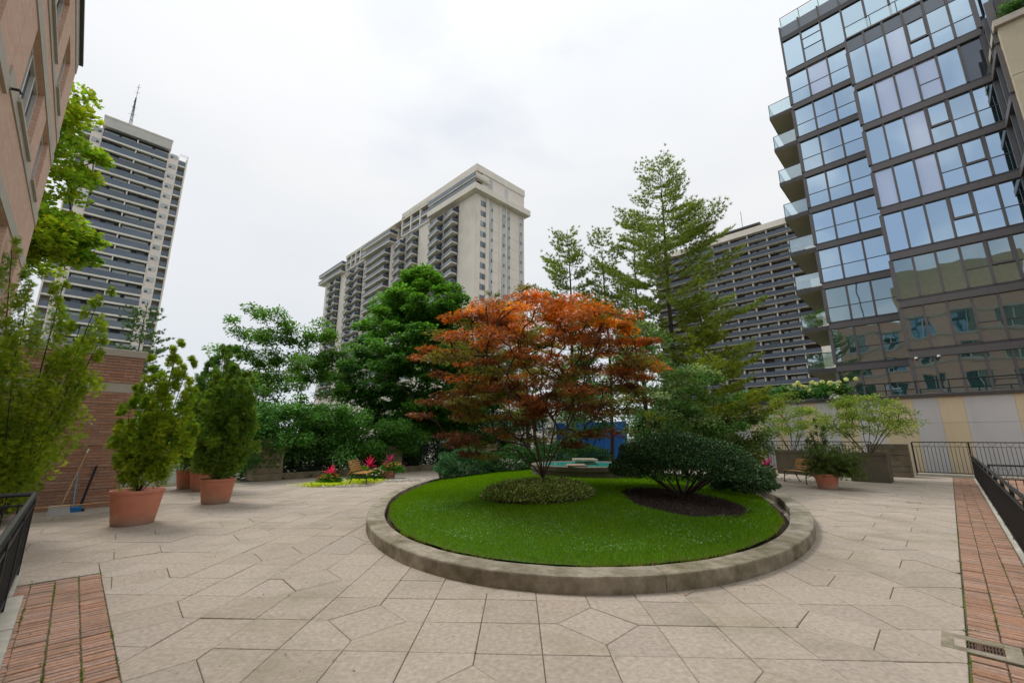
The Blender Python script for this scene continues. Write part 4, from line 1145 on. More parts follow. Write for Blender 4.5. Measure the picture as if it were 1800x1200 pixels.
# ------------------------------------------------------------------ terracotta pots
def pot_mesh(rt, rb, h):
    return MB().lathe([(rb*.96,0),(rb,.015),(rb+(rt-rb)*.45,h*.5),(rb+(rt-rb)*.5,h*.56),(rb+(rt-rb)*.515,h*.575),(rt*.955,h*.86),(rt*.96,h*.885),(rt*1.0,h*.90),(rt*1.012,h*.95),(rt*1.0,h*.99),(rt*.97,h),(rt*.93,h*.99),(rt*.91,h*.9),(0.01,h*.89)], 40)
def pot(label, x, y, rt, rb, h, group=None):
    p = thing('terracotta_pot', label, 'pot', (x,y,0), random.random()*6, group)
    pot_mesh(rt, rb, h).build('body', M['terracotta'], p, True)
    MB().lathe([(rt*.905,h*.86),(rt*.6,h*.925),(0.01,h*.94)], 20).build('soil', M['soil'], p, True)
    return p
pot('large round terracotta pot with a faded foot nearest the camera, holding the yellow green cedar', -7.70, 9.25, .445, .345, .66)
pot('large terracotta pot of the dense green cedar, second from the camera', -7.92, 12.05, .41, .32, .63)
pot('terracotta pot standing behind the second pot from the camera', -10.15, 14.75, .44, .34, .62)
pot('terracotta pot partly hidden at the garden wall corner', -11.1, 15.4, .44, .34, .62)
pot('square shouldered terracotta pot with the spreading dwarf pine before the right bench', 10.68, 15.15, .37, .27, .50)

# ------------------------------------------------------------------ benches
def arc(p0, p1, bulge, n=7):
    res = []
    for i in range(n+1):
        f = i/n; a = Vector(p0).lerp(Vector(p1), f); res.append(a+Vector(bulge)*math.sin(math.pi*f))
    return res
def bench(label, x, y, rz):
    b = thing('park_bench', label, 'bench', (x,y,0), rz, 'slatted benches by the lawn')
    W = .60
    slat = MB().box(-.03,.03,-W,W,-.012,.012,.004).mesh('seat_slat', M['wood'])
    for k in range(5): link('seat_slat', slat, b, (.27-.1*k, 0, .44-.012*math.sin(k*.8)))
    bs = MB().box(-.012,.012,-W,W,-.028,.028,.004).mesh('back_slat', M['wood'])
    for k in range(5):
        o = link('back_slat', bs, b, (-.225-.028*k, 0, .53+.078*k)); o.rotation_euler = (0, -.34, 0)
    for s in (-1, 1):
        yy = s*(W-.07)
        fr = MB().tube([(.29,yy,.425),(.1,yy,.41),(-.12,yy,.405),(-.20,yy,.44),(-.235,yy,.52),(-.37,yy,.88)], .018, 6).build('side_frame', M['iron'], b)
        MB().tube(arc((.26,yy,.42),(.33,yy,.0),(.045,0,0)), [.022,.021,.02,.018,.017,.017,.019,.023], 6).build('leg', M['iron'], b)
        MB().tube(arc((-.17,yy,.42),(-.34,yy,.0),(.05,0,0)), [.022,.021,.02,.018,.017,.017,.019,.023], 6).build('leg', M['iron'], b)
        MB().tube(arc((.30,yy,.24),(-.24,yy,.24),(0,0,.07)), .011, 5).build('brace', M['iron'], b)
    MB().tube([(.0,-W+.07,.30),(.0,W-.07,.30)], .010, 5).build('stretcher', M['iron'], b)
    return b
bench('slatted wooden bench with curved black legs among red flowers left of the lawn', -5.6, 16.6, R(2))
bench('slatted wooden bench with curved black legs behind the potted dwarf pine on the right', 11.15, 17.1, R(180+8))

# ------------------------------------------------------------------ fountain
fx, fy = 2.35, 14.3; fz = float(lawn_z(fx, fy))-.03
f = thing('fountain', 'round stone fountain basin with turquoise water behind the red maple', 'fountain', (fx, fy, fz))
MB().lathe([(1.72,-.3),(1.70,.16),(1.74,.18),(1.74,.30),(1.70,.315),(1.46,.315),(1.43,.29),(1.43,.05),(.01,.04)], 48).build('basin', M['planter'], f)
MB().lathe([(1.44,.25),(1.44,.295),(.01,.295)], 48).build('water', M['water'], f)
MB().box(-.28,.28,-.28,.28,.05,.40,.03).build('pedestal', M['kerb'], f); MB().box(-.36,.36,-.36,.36,.40,.47,.02).build('cap', M['kerb'], f)
MB().box(-.75,-.2,-1.6,-1.1,.32,.37,.02).build('spout_stone', M['pillar'], f)

# ------------------------------------------------------------------ brooms and the pole at the garden wall
b1 = thing('broom', 'white headed broom with grey bristles leaning on the brick wall', 'broom', *(lambda p: ((p[0],p[1],0), R(45)))(XY(.0,14.55)))
MB().prism([(-.17,-.05),(.17,-.05),(.17,.05),(-.17,.05)], .14, .19, .01).build('head', M['white'], b1)
MB().add([(-.20,-.10,0),(.20,-.10,0),(.20,.05,0),(-.20,.05,0),(-.16,-.045,.139),(.16,-.045,.139),(.16,.045,.139),(-.16,.045,.139)], [(0,1,5,4),(1,2,6,5),(2,3,7,6),(3,0,4,7)]).build('bristles', M['broom_white'], b1)
MB().tube([(.02,.0,.185),(.28,.70,1.36)], .013, 6).build('handle', M['pole_wood'], b1); MB().tube([(.27,.675,1.32),(.295,.735,1.42)], .018, 6).build('grip', M['white'], b1)
b2 = thing('broom', 'blue deck brush with a pale blue handle leaning on the brick wall', 'broom', *(lambda p: ((p[0],p[1],0), R(45)))(XY(.22,14.72)))
MB().prism([(-.16,-.05),(.16,-.05),(.16,.05),(-.16,.05)], .06, .12, .012).build('head', M['plastic_blue'], b2)
MB().box(-.15,.15,-.045,.045,0,.059).build('bristles', M['plastic_blue'], b2); MB().tube([(0,0,.11),(-.04,.5,.92)], .014, 6).build('handle', mat('pale_blue_pole', (.16,.33,.5), .5), b2)
b3 = thing('shovel_handle', 'black shaft leaning on the brick wall behind the blue brush', 'tool', *(lambda p: ((p[0],p[1],0), R(45)))(XY(.33,14.78)))
MB().tube([(0,0,.03),(.17,.42,1.0)], .028, 6).build('shaft', M['plastic_black'], b3); MB().box(-.1,.1,-.02,.02,0,.05).build('foot', M['plastic_black'], b3)
pl_ = MB().tube([(-9.75,9.0,.30),(-8.0,9.35,.42)], .014, 6).build('wooden_pole', M['pole_wood']); tag(pl_, 'bare wooden pole lying from the railing to the nearest terracotta pot', 'pole')

# ------------------------------------------------------------------ trees and shrubs
G = np.array
def tree(name, label, cat, base, stems, pads, rad, flat, per, size, col, bark, tip, ctr=None, group=None, m='leaf', skel_pads=None, rmax=None, steps=4, power=.5, jit=.06, sag=0, **kw):
    t = thing(name, label, cat, tuple(base), 0, group)
    sk = Skel(stems).grow(pads if skel_pads is None else skel_pads, steps=steps, jit=jit, sag=sag)
    tr = link('trunk', sk.mesh('trunk', M[bark], tip, power, rmax=rmax)); tr.parent = t; tr.location = -Vector(base)
    geo = pad_leaves(pads, rad, flat, per, size, col, base if ctr is None else ctr, **kw)
    c = leaf_obj('crown', geo, M[m], t); c.location = -Vector(base)
    return t
def stem(p0, p1, n=4, wob=.05):
    p0 = G(p0, dtype=float); p1 = G(p1, dtype=float); l = np.linalg.norm(p1-p0)
    return [p0+(p1-p0)*i/n + (rng.normal(size=3)*wob*l*.3 if 0 < i < n else 0) for i in range(n+1)]

# --- the red japanese maple in the middle of the lawn
mx, my = .68, 10.2; mz = float(lawn_z(mx,my))
prof = [(1.5,1.7),(1.9,2.1),(2.4,2.35),(3.0,2.5),(3.5,2.65),(4.0,2.55),(4.4,2.15),(4.75,1.2),(5.0,.55)]
pads = env_pads(290, (mx,my), prof, .42)
# keep the lower right open, as in the photograph, and let the left lower boughs hang
a = (pads[:,2] < 2.3) & (pads[:,0] > mx+.2) & (rng.random(len(pads)) < .7); pads = pads[~a]
a = (pads[:,2] < 2.55) & (np.hypot(pads[:,0]-mx, pads[:,1]-my) < 1.45) & (rng.random(len(pads)) < .85); pads = pads[~a]
extra = G([(.35,10.1,5.3),(.55,10.2,5.0),(.2,10.3,4.85),(.9,10.1,4.75),(1.25,10.2,4.55),(-1.15,9.9,4.6),(-1.45,9.8,4.45),(-.8,9.9,4.5),(2.3,10.0,4.55),(2.65,10.0,4.3),(2.0,10.0,4.4),(-1.95,10.0,3.75),(-2.15,10.0,3.55),(3.1,10.1,3.1),(2.9,10,3.5),(3.0,10.3,2.75),(-1.2,9.6,1.55),(-.9,9.4,1.35),(-1.5,9.9,1.75),(-.5,9.2,1.3),(-1.9,10,2.5),(-2.1,10,2.2),(1.6,9.2,1.75)])
pads = np.r_[pads, extra]
n = len(pads); rr = .27+.26*rng.random(n); rr[-len(extra):] = .32
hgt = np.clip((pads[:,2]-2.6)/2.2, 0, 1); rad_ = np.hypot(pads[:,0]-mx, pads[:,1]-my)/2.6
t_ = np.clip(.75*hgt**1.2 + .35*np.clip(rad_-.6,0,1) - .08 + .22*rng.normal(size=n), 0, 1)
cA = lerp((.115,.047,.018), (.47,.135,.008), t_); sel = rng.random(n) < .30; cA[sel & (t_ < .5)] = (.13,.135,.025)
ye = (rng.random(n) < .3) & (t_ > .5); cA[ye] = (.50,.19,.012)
st = [stem((mx,my,mz-.05),(mx+.03,my,mz+.32),2)]
base_top = st[0][-1]
limbs = [stem(base_top,(mx-.75,my+.1,2.3)), stem(base_top,(mx-.35,my-.3,2.8)), stem(base_top,(mx+.05,my+.3,3.0)), stem(base_top,(mx+.5,my-.1,2.7)), stem(base_top,(mx+.95,my+.3,2.5)), stem(base_top,(mx-.2,my+.7,2.4)), stem(base_top,(mx-.7,my-.4,1.6))]
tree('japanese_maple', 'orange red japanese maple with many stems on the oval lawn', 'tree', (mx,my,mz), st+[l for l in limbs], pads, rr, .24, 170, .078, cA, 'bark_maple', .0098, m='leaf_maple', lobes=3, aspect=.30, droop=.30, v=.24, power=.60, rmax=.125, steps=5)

# --- ring of variegated ground cover round its foot
hx, hy, hr = HEDGE
hz = lambda x, y: float(lawn_z(x,y))
hd = thing('ground_cover_ring', 'low round bed of cream edged euonymus clipped under the red maple', 'shrub', (hx,hy,hz(hx,hy)))
n = 15000; a = rng.random(n)*2*math.pi; q = np.sqrt(rng.random(n)); x = hx+hr*q*np.cos(a); y = hy+hr*q*np.sin(a)
top = .17*(1-q**6)+.05+.04*np.sin(x*9)*np.sin(y*8); P = np.c_[x, y, lawn_z(x,y)+top*(.35+.65*np.sqrt(rng.random(n)))]
D = np.c_[np.cos(a)*q*.8, np.sin(a)*q*.8, np.full(n,.5)]+rng.normal(size=(n,3))*.5; N_ = rng.normal(size=(n,3))*.5; N_[:,2] += 1
cv = lerp((.10,.16,.035),(.46,.48,.24), (rng.random(n) < .42)*rng.random(n)**.6)
c = leaf_obj('foliage', [leaf_geo(P, D, N_, .045+.03*rng.random(n), .026+.014*rng.random(n), vary(cv, n, .25))], M['leaf'], hd); c.location = -Vector(hd.location)
m = MB((0,0,0))
vs = []; fs = []
for r in range(5):
    for t in range(40):
        k = r/4*hr*1.03; x_, y_ = hx+k*math.cos(t*math.pi/20), hy+k*math.sin(t*math.pi/20); vs.append((x_-hx, y_-hy, hz(x_,y_)+.02-hz(hx,hy)))
for r in range(4):
    for t in range(40): fs.append((r*40+t,(r+1)*40+t,(r+1)*40+(t+1)%40,r*40+(t+1)%40))
m.add(vs, fs).build('bed_soil', M['soil'], hd)

# --- the dark mushroom shaped yew and its neighbour
def dome_shrub(name, label, x, y, z0, rx, ry, h, under, n, size, cols, stems=9, cut=-.25, aspect=.5, m='leaf', bumps=.09, tips=.3):
    t = thing(name, label, 'shrub', (x,y,z0))
    u = nrm(rng.normal(size=(n,3))); u[:,2] = np.where(u[:,2] < cut, -u[:,2]*.6, u[:,2])
    k = 1 - .28*rng.random(n)**1.8; k *= 1 + bumps*(np.sin(u[:,0]*7+1)*np.sin(u[:,1]*6+2)+np.sin(u[:,2]*9+u[:,0]*5))
    zc = under + (h-under)*.36
    P = np.c_[u[:,0]*rx*k, u[:,1]*ry*k, zc + u[:,2]*np.where(u[:,2] > 0, (h-zc), (zc-under)*1.2)*k]
    D = u*.7 + rng.normal(size=(n,3))*.5; D[:,2] += .25; N_ = u + rng.normal(size=(n,3))*.6
    ci = (rng.random(n) < tips*(k > .9))[:,None]
    C = vary(np.where(ci, G(cols[1]), G(cols[0])), n, .25)
    geo = [leaf_geo(P, D, N_, size*(.7+.6*rng.random(n)), size*aspect*np.ones(n), C)]
    leaf_obj('crown', geo, M[m], t)
    st = []
    for i in range(stems):
        a = i*2.4; st.append([G((.08*math.cos(a),.08*math.sin(a),-.03)), G((rx*.25*math.cos(a),ry*.25*math.sin(a),under*.6+.1)), G((rx*.6*math.cos(a),ry*.6*math.sin(a),zc)), G((rx*.75*math.cos(a),ry*.75*math.sin(a),zc+.3*(h-zc)))])
    link('trunk', Skel(st).mesh('trunk', M['bark'], .02, .5), t)
    return t
yx, yy = 4.0, 10.55
dome_shrub('yew_shrub', 'dark clipped mushroom shaped yew over the bark bed on the lawn', yx, yy, hz(yx,yy), 1.58, 1.5, 1.36, .08, 42000, .055, ((.018,.046,.015),(.045,.12,.025)), 11, m='leaf_dense', bumps=.05)
dome_shrub('evergreen_shrub', 'lower dark evergreen shrub right of the clipped yew near the kerb', 5.95, 11.7, hz(5.95,11.7), .82, .9, .82, .05, 10000, .07, ((.022,.055,.018),(.05,.12,.03)), 6, cut=-.6, m='leaf_dense')
dome_shrub('boxwood', 'rounded bluish green shrub at the left rear of the lawn', -1.75, 16.6, .15, 1.05, 1.0, 1.15, .02, 9000, .085, ((.030,.085,.040),(.07,.16,.07)), 6, cut=-.7)
dome_shrub('boxwood', 'dark rounded shrub behind the red maple, right of the bluish one', .1, 17.0, .3, 1.2, 1.0, 1.05, .02, 8000, .09, ((.025,.07,.022),(.05,.12,.035)), 6, cut=-.7)
dome_shrub('boxwood', 'small dark shrub beside the fountain basin', 4.55, 15.2, .5, .7, .7, .9, .02, 5000, .085, ((.022,.06,.02),(.05,.11,.03)), 5, cut=-.7)
dome_shrub('boxwood', 'dark low shrub behind the fountain', 2.3, 17.6, .4, 1.5, .9, 1.15, .02, 8000, .09, ((.022,.06,.02),(.05,.11,.03)), 5, cut=-.7)

# --- norway maple behind the left bench
bx, by = -5.6, 26.3; B0 = (bx,by,-.6)
prof = [(1.9,2.6),(2.8,3.9),(4,4.6),(5.5,4.6),(7,4.2),(8.5,3.4),(10,2.4),(11.3,1.3),(12.3,.35)]
pads = np.r_[env_pads(330, (bx-.2,by), prof, .40), G([(-5.8,26,12.2),(-5.3,26,11.7),(-6.3,26,11.5),(-3.6,25,10.6),(-3.2,25,10.0),(-7.4,25.2,10.2),(-2.2,25,8.2),(-9.8,25.4,6.0),(-10.4,25.5,5.2),(-1.8,24.6,7.0)])]
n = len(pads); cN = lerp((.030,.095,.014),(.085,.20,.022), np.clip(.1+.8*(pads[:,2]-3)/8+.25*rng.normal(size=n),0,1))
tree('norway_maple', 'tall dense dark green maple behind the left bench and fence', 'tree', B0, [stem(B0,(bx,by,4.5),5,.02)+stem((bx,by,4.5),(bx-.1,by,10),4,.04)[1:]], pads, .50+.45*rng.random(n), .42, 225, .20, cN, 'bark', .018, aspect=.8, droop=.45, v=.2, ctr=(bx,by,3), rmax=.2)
# --- cherry like tree with arching shoots, left of it
bx, by = -11.6, 23.2; B0 = (bx,by,-.6)
tops = G([(-14.3,23,8.9),(-15.7,23,7.6),(-12.9,22.8,8.3),(-11.0,23,7.8),(-9.9,22.7,7.3),(-14.9,22.5,6.3),(-13.5,22.3,7.2),(-12.0,22.6,7.3),(-9.2,22.6,6.2),(-15.4,23.4,5.2),(-16.2,23.2,6.6)])
pl = []; 
for tp in tops:
    s0 = G((bx,by,2.6))+rng.normal(size=3)*.4
    for f in (.35,.5,.62,.74,.85,.94,1.0): pl.append(s0+(tp-s0)*f+G((0,0,.7))*math.sin(math.pi*f)+rng.normal(size=3)*.16)
pads = np.r_[G(pl), env_pads(70, (bx-2.6,by-.8), [(.4,1.8),(1.8,2.4),(3.4,2.2),(4.6,1.2)], .5), env_pads(105, (bx-.2,by-.4), [(1.2,2.6),(3,3.6),(4.4,3.6),(5.8,2.4)], .45)]; n = len(pads)
tree('cherry_tree', 'bright green tree with arching shoots against the sky behind the left fence', 'tree', B0, [stem(B0,(bx,by,2.4),3,.05)], pads, .36+.32*rng.random(n), .6, 185, .16, lerp((.05,.125,.018),(.11,.22,.03), rng.random(n)), 'bark', .014, aspect=.55, droop=.35, ctr=(bx,by,2), rmax=.15)
# --- hedge hanging over the left fence
n = 190; uu = rng.uniform(4.7,12.8,n); vv = 20.25+rng.normal(size=n)*.5; zz = .75+2.2*rng.random(n)*np.where(uu < 10.5,1,.75)
pads = np.c_[(uu-vv)/S2, (uu+vv)/S2, zz]
hb = (*XY(9.2,20.9),-.4)
tree('viburnum_hedge', 'mid green overhanging shrub hedge between the two left stone pillars', 'shrub', hb, [stem((*XY(u_,20.9),-.4),(*XY(u_,20.7),1.2),2) for u_ in (7,8.3,9.6,11,12)], pads, .42+.25*rng.random(n), .7, 210, .12, lerp((.045,.125,.025),(.09,.215,.04), rng.random(n)), 'bark', .012, aspect=.65, droop=.3, v=.2)
n = 210; uu = rng.uniform(5.2,19.5,n); vv = 21.4+rng.normal(size=n)*.5; zz = -.1+np.where(uu < 12, 1.6, 3.0)*rng.random(n)
pads = np.c_[(uu-vv)/S2, (uu+vv)/S2, zz]; hb = (*XY(15.5,21.6),-.4)
tree('dark_hedge', 'dark shaded hedge behind the fence under the tall maple', 'shrub', hb, [stem((*XY(u_,21.6),-.4),(*XY(u_,21.4),1.2),2) for u_ in (6.5,8,9.5,11,13,14.5,16,17.5)], pads, .5+.25*rng.random(n), .7, 170, .13, lerp((.022,.06,.018),(.04,.10,.025), rng.random(n)), 'bark', .012, aspect=.65, droop=.3)
# --- bright tree behind the brick house corner
B0 = (-19.9,15.6,-1.5)
pads = np.r_[env_pads(70, (-19.1,15.4), [(8.0,1.0),(8.7,1.9),(9.5,2.0),(10.3,1.2)], .5), env_pads(50, (-19.4,15.2), [(10.0,1.4),(12,2.2),(14.5,2.1),(15.6,1.0)], .5), G([(-17.4,14.6,15.0),(-17.3,14.6,14.2),(-17.2,14.6,9.4),(-17.1,14.6,8.9)])]; n = len(pads)
tree('lime_green_maple', 'sunlit yellow green maple behind the corner of the brick house', 'tree', B0, [stem(B0,(-20.3,15.5,6.5),4,.03)+stem((-20.3,15.5,6.5),(-20.0,15.3,13),3,.04)[1:]], pads, .45+.3*rng.random(n), .5, 190, .19, lerp((.12,.22,.02),(.27,.33,.02), rng.random(n)), 'bark', .016, aspect=.8, droop=.4, rmax=.2)
# --- leafy understorey trees right of the maple
bx, by = 4.35, 14.8; B0 = (bx,by,hz(bx,by))
pads = env_pads(85, (bx+.2,by), [(1.5,.9),(2.3,1.5),(3.2,1.7),(4.0,1.5),(4.8,1.0),(5.6,.5)], .5); n = len(pads)
tree('dogwood', 'small multi stemmed tree with grey backed leaves just right of the red maple', 'tree', B0, [stem(B0,(bx+d,by+e,2.3),3) for d, e in ((-.5,0),(-.2,.3),(.15,-.2),(.5,.2),(.8,-.1))], pads, .28+.2*rng.random(n), .5, 105, .105, lerp((.05,.115,.03),(.19,.24,.12), rng.random(n)**1.6), 'bark_grey', .008, aspect=.62, droop=.3, v=.35)
bx, by = 6.3, 14.9; B0 = (bx,by,.3)
pads = env_pads(75, (bx,by), [(.9,1.0),(1.8,1.45),(2.7,1.4),(3.5,1.0),(4.1,.4)], .5); n = len(pads)
tree('dogwood', 'broad leafy shrub tree with pale leaf backs above the dark yew', 'tree', B0, [stem(B0,(bx+d,by+e,1.6),3) for d, e in ((-.4,0),(0,.3),(.3,-.2),(.6,.2))], pads, .30+.2*rng.random(n), .45, 125, .11, lerp((.06,.14,.03),(.20,.26,.12), rng.random(n)**1.6), 'bark_grey', .008, aspect=.62, droop=.3, v=.3)
bx, by = 3.3, 19.6; B0 = (bx,by,0)
pads = env_pads(60, (bx,by), [(.6,.9),(1.8,1.3),(3.2,1.4),(4.6,1.0),(5.4,.4)], .5); n = len(pads)
tree('dogwood', 'slim shaded tree in front of the blue hoarding behind the fountain', 'tree', B0, [stem(B0,(bx+d,by,2.2),3) for d in (-.6,.1,.7)], pads, .32+.2*rng.random(n), .55, 120, .12, lerp((.03,.085,.02),(.08,.16,.04), rng.random(n)**1.6), 'bark', .012, aspect=.62, droop=.3, v=.25)
bx, by = 8.3, 16.2; B0 = (bx,by,0)
pads = env_pads(45, (bx,by), [(.8,.8),(1.6,1.2),(2.4,.9),(2.9,.4)], .5); n = len(pads)
tree('dogwood', 'low leafy shrub under the pine boughs in front of the painted wall', 'shrub', B0, [stem(B0,(bx+d,by,1.2),3) for d in (-.4,0,.4)], pads, .3+.2*rng.random(n), .55, 150, .10, lerp((.05,.11,.025),(.15,.20,.08), rng.random(n)**1.6), 'bark_grey', .008, aspect=.62, droop=.3, v=.3)

# --- pines
def pine(name, label, base, H, prof, whorl=.55, per=5, dens=1.0, lean=(0,0), col=((.11,.16,.035),(.21,.26,.055)), start=.2, asym=None, needle=.14, nn=20, r0=.16, group=None, cat='tree', rise=.30):
    t = thing(name, label, cat, tuple(base), 0, group)
    base = G(base, dtype=float); top = base + G((lean[0], lean[1], H))
    trunk = [base+(top-base)*f + G((.06*math.sin(f*7+base[0]), .06*math.cos(f*5), 0)) for f in np.linspace(0,1,16)]
    m = MB(tuple(base)); m.tube([tuple(p) for p in trunk], [max(.012, r0*(1-f)**.8) for f in np.linspace(0,1,16)], 7); m.build('trunk', M['bark'], t, True)
    zr = [p[0] for p in prof]; rr_ = [p[1] for p in prof]
    bm = MB(tuple(base)); TP = []; TD = []; TC = []
    z = start*H; a0 = rng.random()*6
    while z < H-.15:
        f = z/H; c = base+(top-base)*f; Lb = np.interp(z, zr, rr_); a0 += 1.1
        for k in range(per if Lb > .5 else 4):
            if rng.random() > dens: continue
            a = a0 + k*2*math.pi/per + rng.normal()*.22; L_ = Lb*(.50+.68*rng.random())
            if asym: L_ *= max(.25, 1+asym[1]*math.cos(a-asym[0]))
            el = rise*(.3+1.1*f)+rng.normal()*.08
            d = G((math.cos(a)*math.cos(el), math.sin(a)*math.cos(el), math.sin(el)))
            p0 = c + G((0,0,rng.normal()*.08)); ns = 6
            pts = [p0 + d*L_*s_/ns + G((0,0,L_*.16*(s_/ns)**2 - L_*.05*math.sin(math.pi*s_/ns))) for s_ in range(ns+1)]
            bm.tube([tuple(q) for q in pts], [max(.006, .02*(L_/3)**.7*(1-.85*s_/ns)+.004) for s_ in range(ns+1)], 4, False)
            # side shoots
            side = G((-math.sin(a), math.cos(a), 0)); nsh = max(3, int(L_*5.2))
            for q in range(nsh+1):
                fr = .30+.70*q/nsh; pp = p0 + (d*L_*fr + G((0,0,L_*.16*fr**2 - L_*.05*math.sin(math.pi*fr))))
                for sg in ((-1,1) if q < nsh else (0,)):
                    ln = (.42*L_*(1.12-fr)+.14)*(.6+.6*rng.random()) if sg else .18
                    dr = d*.75 + side*sg*.8 + G((0,0,.22+.12*rng.normal())); dr /= np.linalg.norm(dr)
                    nt_ = max(1, int(ln/.10))
                    for w in range(nt_):
                        TP.append(pp + dr*ln*(w+1)/nt_ + rng.normal(size=3)*.03); TD.append(dr + G((0,0,.35))*(w+1)/nt_); 
        z += whorl*(.8+.4*rng.random())*(.75 if f > .75 else 1)
    bm.build('branches', M['bark'], t)
    TP = G(TP); TD = nrm(G(TD)); k = len(TP); idx = np.repeat(np.arange(k), nn); n = len(idx)
    tc = lerp(col[0], col[1], np.clip(.5+.35*rng.normal(size=k),0,1))
    D = nrm(TD[idx] + rng.normal(size=(n,3))*.55); N_ = rng.normal(size=(n,3)); N_[:,2] += .5
    P = TP[idx] + rng.normal(size=(n,3))*.012
    ln = needle*(.75+.5*rng.random(n)); S = nrm(np.cross(D, N_)); w = .0105
    V = np.stack([P-S*w, P+S*w, P+D*ln[:,None]], 1).reshape(-1,3)-base; F = np.arange(3*n).reshape(-1,3)
    link('crown', mesh_np('crown', V, F, np.repeat(vary(tc[idx], n, .18), 3, 0), M['needle']), t)
    return t
GRP = 'pines behind the lawn'
pine('pine_tree', 'tallest pine with a broad feathery crown right of the red maple', (7.35,19.0,-.2), 15.2, [(3,2.6),(5,3.3),(7.5,3.5),(10,3.1),(12.5,2.3),(14.3,1.35),(15.5,.35)], whorl=.6, per=5, dens=.80, group=GRP, asym=(.3,.12), start=.3, nn=17)
pine('pine_tree', 'slim sparse pine directly left of the tallest one', (6.4,20.8,-.2), 13.2, [(5,1.3),(8,2.2),(10.5,1.9),(12.3,1.0),(13.2,.3)], dens=.8, group=GRP, start=.45, whorl=.75, r0=.13)
pine('pine_tree', 'thin pine with a bare lower trunk between the two slim ones', (5.05,22.0,-.2), 13.2, [(5,.9),(8.5,1.4),(11,1.2),(12.5,.8),(13.2,.3)], dens=.8, group=GRP, start=.45, whorl=.75, r0=.11)
pine('pine_tree', 'bushy pine on the left of the pine group behind the maple top', (3.1,21.8,-.2), 13.2, [(4,1.7),(7,2.2),(9.5,1.9),(11.5,1.2),(13.2,.3)], dens=.85, group=GRP, start=.4, r0=.13, asym=(3.1,.15))
pine('pine_tree', 'spreading pine with low yellow green boughs in front of the dark balcony tower', (8.0,17.6,-.2), 7.4, [(.8,2.3),(2,2.9),(3.6,2.4),(5.2,1.5),(6.6,.8),(7.4,.3)], whorl=.5, per=6, dens=.6, group=GRP, start=.12, col=((.13,.17,.02),(.22,.25,.03)), rise=.1, r0=.12)
pine('pine_tree', 'pale thin pine far behind the left shoulder of the red maple', (-1.5,33,-1), 14.2, [(4,1.6),(8,1.9),(11,1.6),(13,.9),(14.2,.3)], dens=.8, start=.35, col=((.10,.13,.06),(.16,.18,.08)), needle=.2, whorl=.7)
pine('pine_tree', 'short pine behind the orange tip of the red maple', (1.0,28,-1), 11.0, [(4,1.6),(7,1.7),(9.5,1.2),(11,.3)], dens=.8, start=.35, needle=.16)
pine('spruce', 'thin young spruce tip rising behind the brick garden wall', (-14.6,16.4,-1), 8.0, [(2,1.4),(4,1.3),(6,.9),(7.4,.5),(8,.15)], dens=.75, start=.3, col=((.05,.10,.035),(.09,.15,.05)), needle=.10, whorl=.5, r0=.06, cat='tree')

# --- potted cedars on the left
def cedar(label, base, spires, size, cols, per, wid, twist=.35, fl=1.5, name='cedar', gap=0.0, step=.125):
    """upright sprays gathered in spires: (dx, dy, height) of each spire top"""
    t = thing(name, label, 'shrub', tuple(base)); b = G(base, dtype=float); pads = []; stems = []
    for dx, dy, h in spires:
        tip_ = G((dx,dy,h)); n = int(h/step); st = [b+G((0,0,.0))]
        for i in range(1, n+1):
            f = i/n; c = b + G((dx*f**.8, dy*f**.8, h*f)); 
            if i % 3 == 0: st.append(c)
            w_ = wid*(.40+1.0*math.sin(math.pi*min(1,(f*.85+.10)))**.8)*(1-.42*f)
            if f < .14: continue
            for _ in range(2 if f < .75 else 1):
                if rng.random() < gap*(f < .7): continue
                a = rng.random()*6.28; q = .55+.5*rng.random()**3*(1+f); pads.append(np.r_[c + G((math.cos(a)*w_*q, math.sin(a)*w_*q, rng.normal()*.06)), w_*.46])
        stems.append(st)
    pads = G(pads); k = len(pads); idx = np.repeat(np.arange(k), per); n = len(idx); u = ball(n)
    P = pads[idx,:3] + u*np.c_[pads[idx,3], pads[idx,3], pads[idx,3]*fl]
    outd = P - b; outd[:,2] = 0; outd = nrm(outd); D = nrm(outd*.55 + u*.4 + rng.normal(size=(n,3))*.35 + G((0,0,.75))); N_ = nrm(np.cross(D, rng.normal(size=(n,3))))
    pc = lerp(cols[0], cols[1], np.clip(.5+.3*rng.normal(size=k),0,1)); C = vary(pc[idx], n, .2); s = size*(.7+.6*rng.random(n)); geo = []
    S = nrm(np.cross(D, N_))
    for a in (-.7,-.25,.25,.7): geo.append(leaf_geo(P, D*math.cos(a)+S*math.sin(a), N_, s*(1-.2*abs(a)), s*.17, C))
    c = leaf_obj('crown', geo, M['leaf'], t); c.location = -b
    link('trunk', Skel(stems).mesh('trunk', M['bark'], .0055, .75, rmax=.035), t).location = -b
    return t
YG = ((.10,.17,.012),(.24,.30,.02)); MG = ((.07,.13,.018),(.13,.20,.025)); DG = ((.045,.10,.02),(.08,.15,.03))
cedar('open yellow green cedar of many leaders in the nearest terracotta pot', (-7.70,9.25,.55), [(.30,.0,3.25),(.55,.1,2.9),(-.1,-.1,2.75),(-.35,0,2.2),(.75,.0,2.1),(.1,.25,3.0),(-.55,-.1,1.5),(.5,-.3,1.8),(-.2,-.35,1.6),(.15,-.4,1.9),(.85,.2,1.4)], .08, YG, 58, .245, gap=.16)
cedar('dense mid green cedar in the second terracotta pot', (-7.92,12.05,.52), [(0,0,3.2),(-.35,0,3.6),(.3,.1,3.0),(.6,0,2.4),(-.6,.1,2.5),(.15,-.35,2.6),(-.25,-.4,2.3),(.75,-.1,1.6),(-.7,-.2,1.5),(.35,-.5,1.6),(0,.4,2.9)], .085, MG, 80, .32)
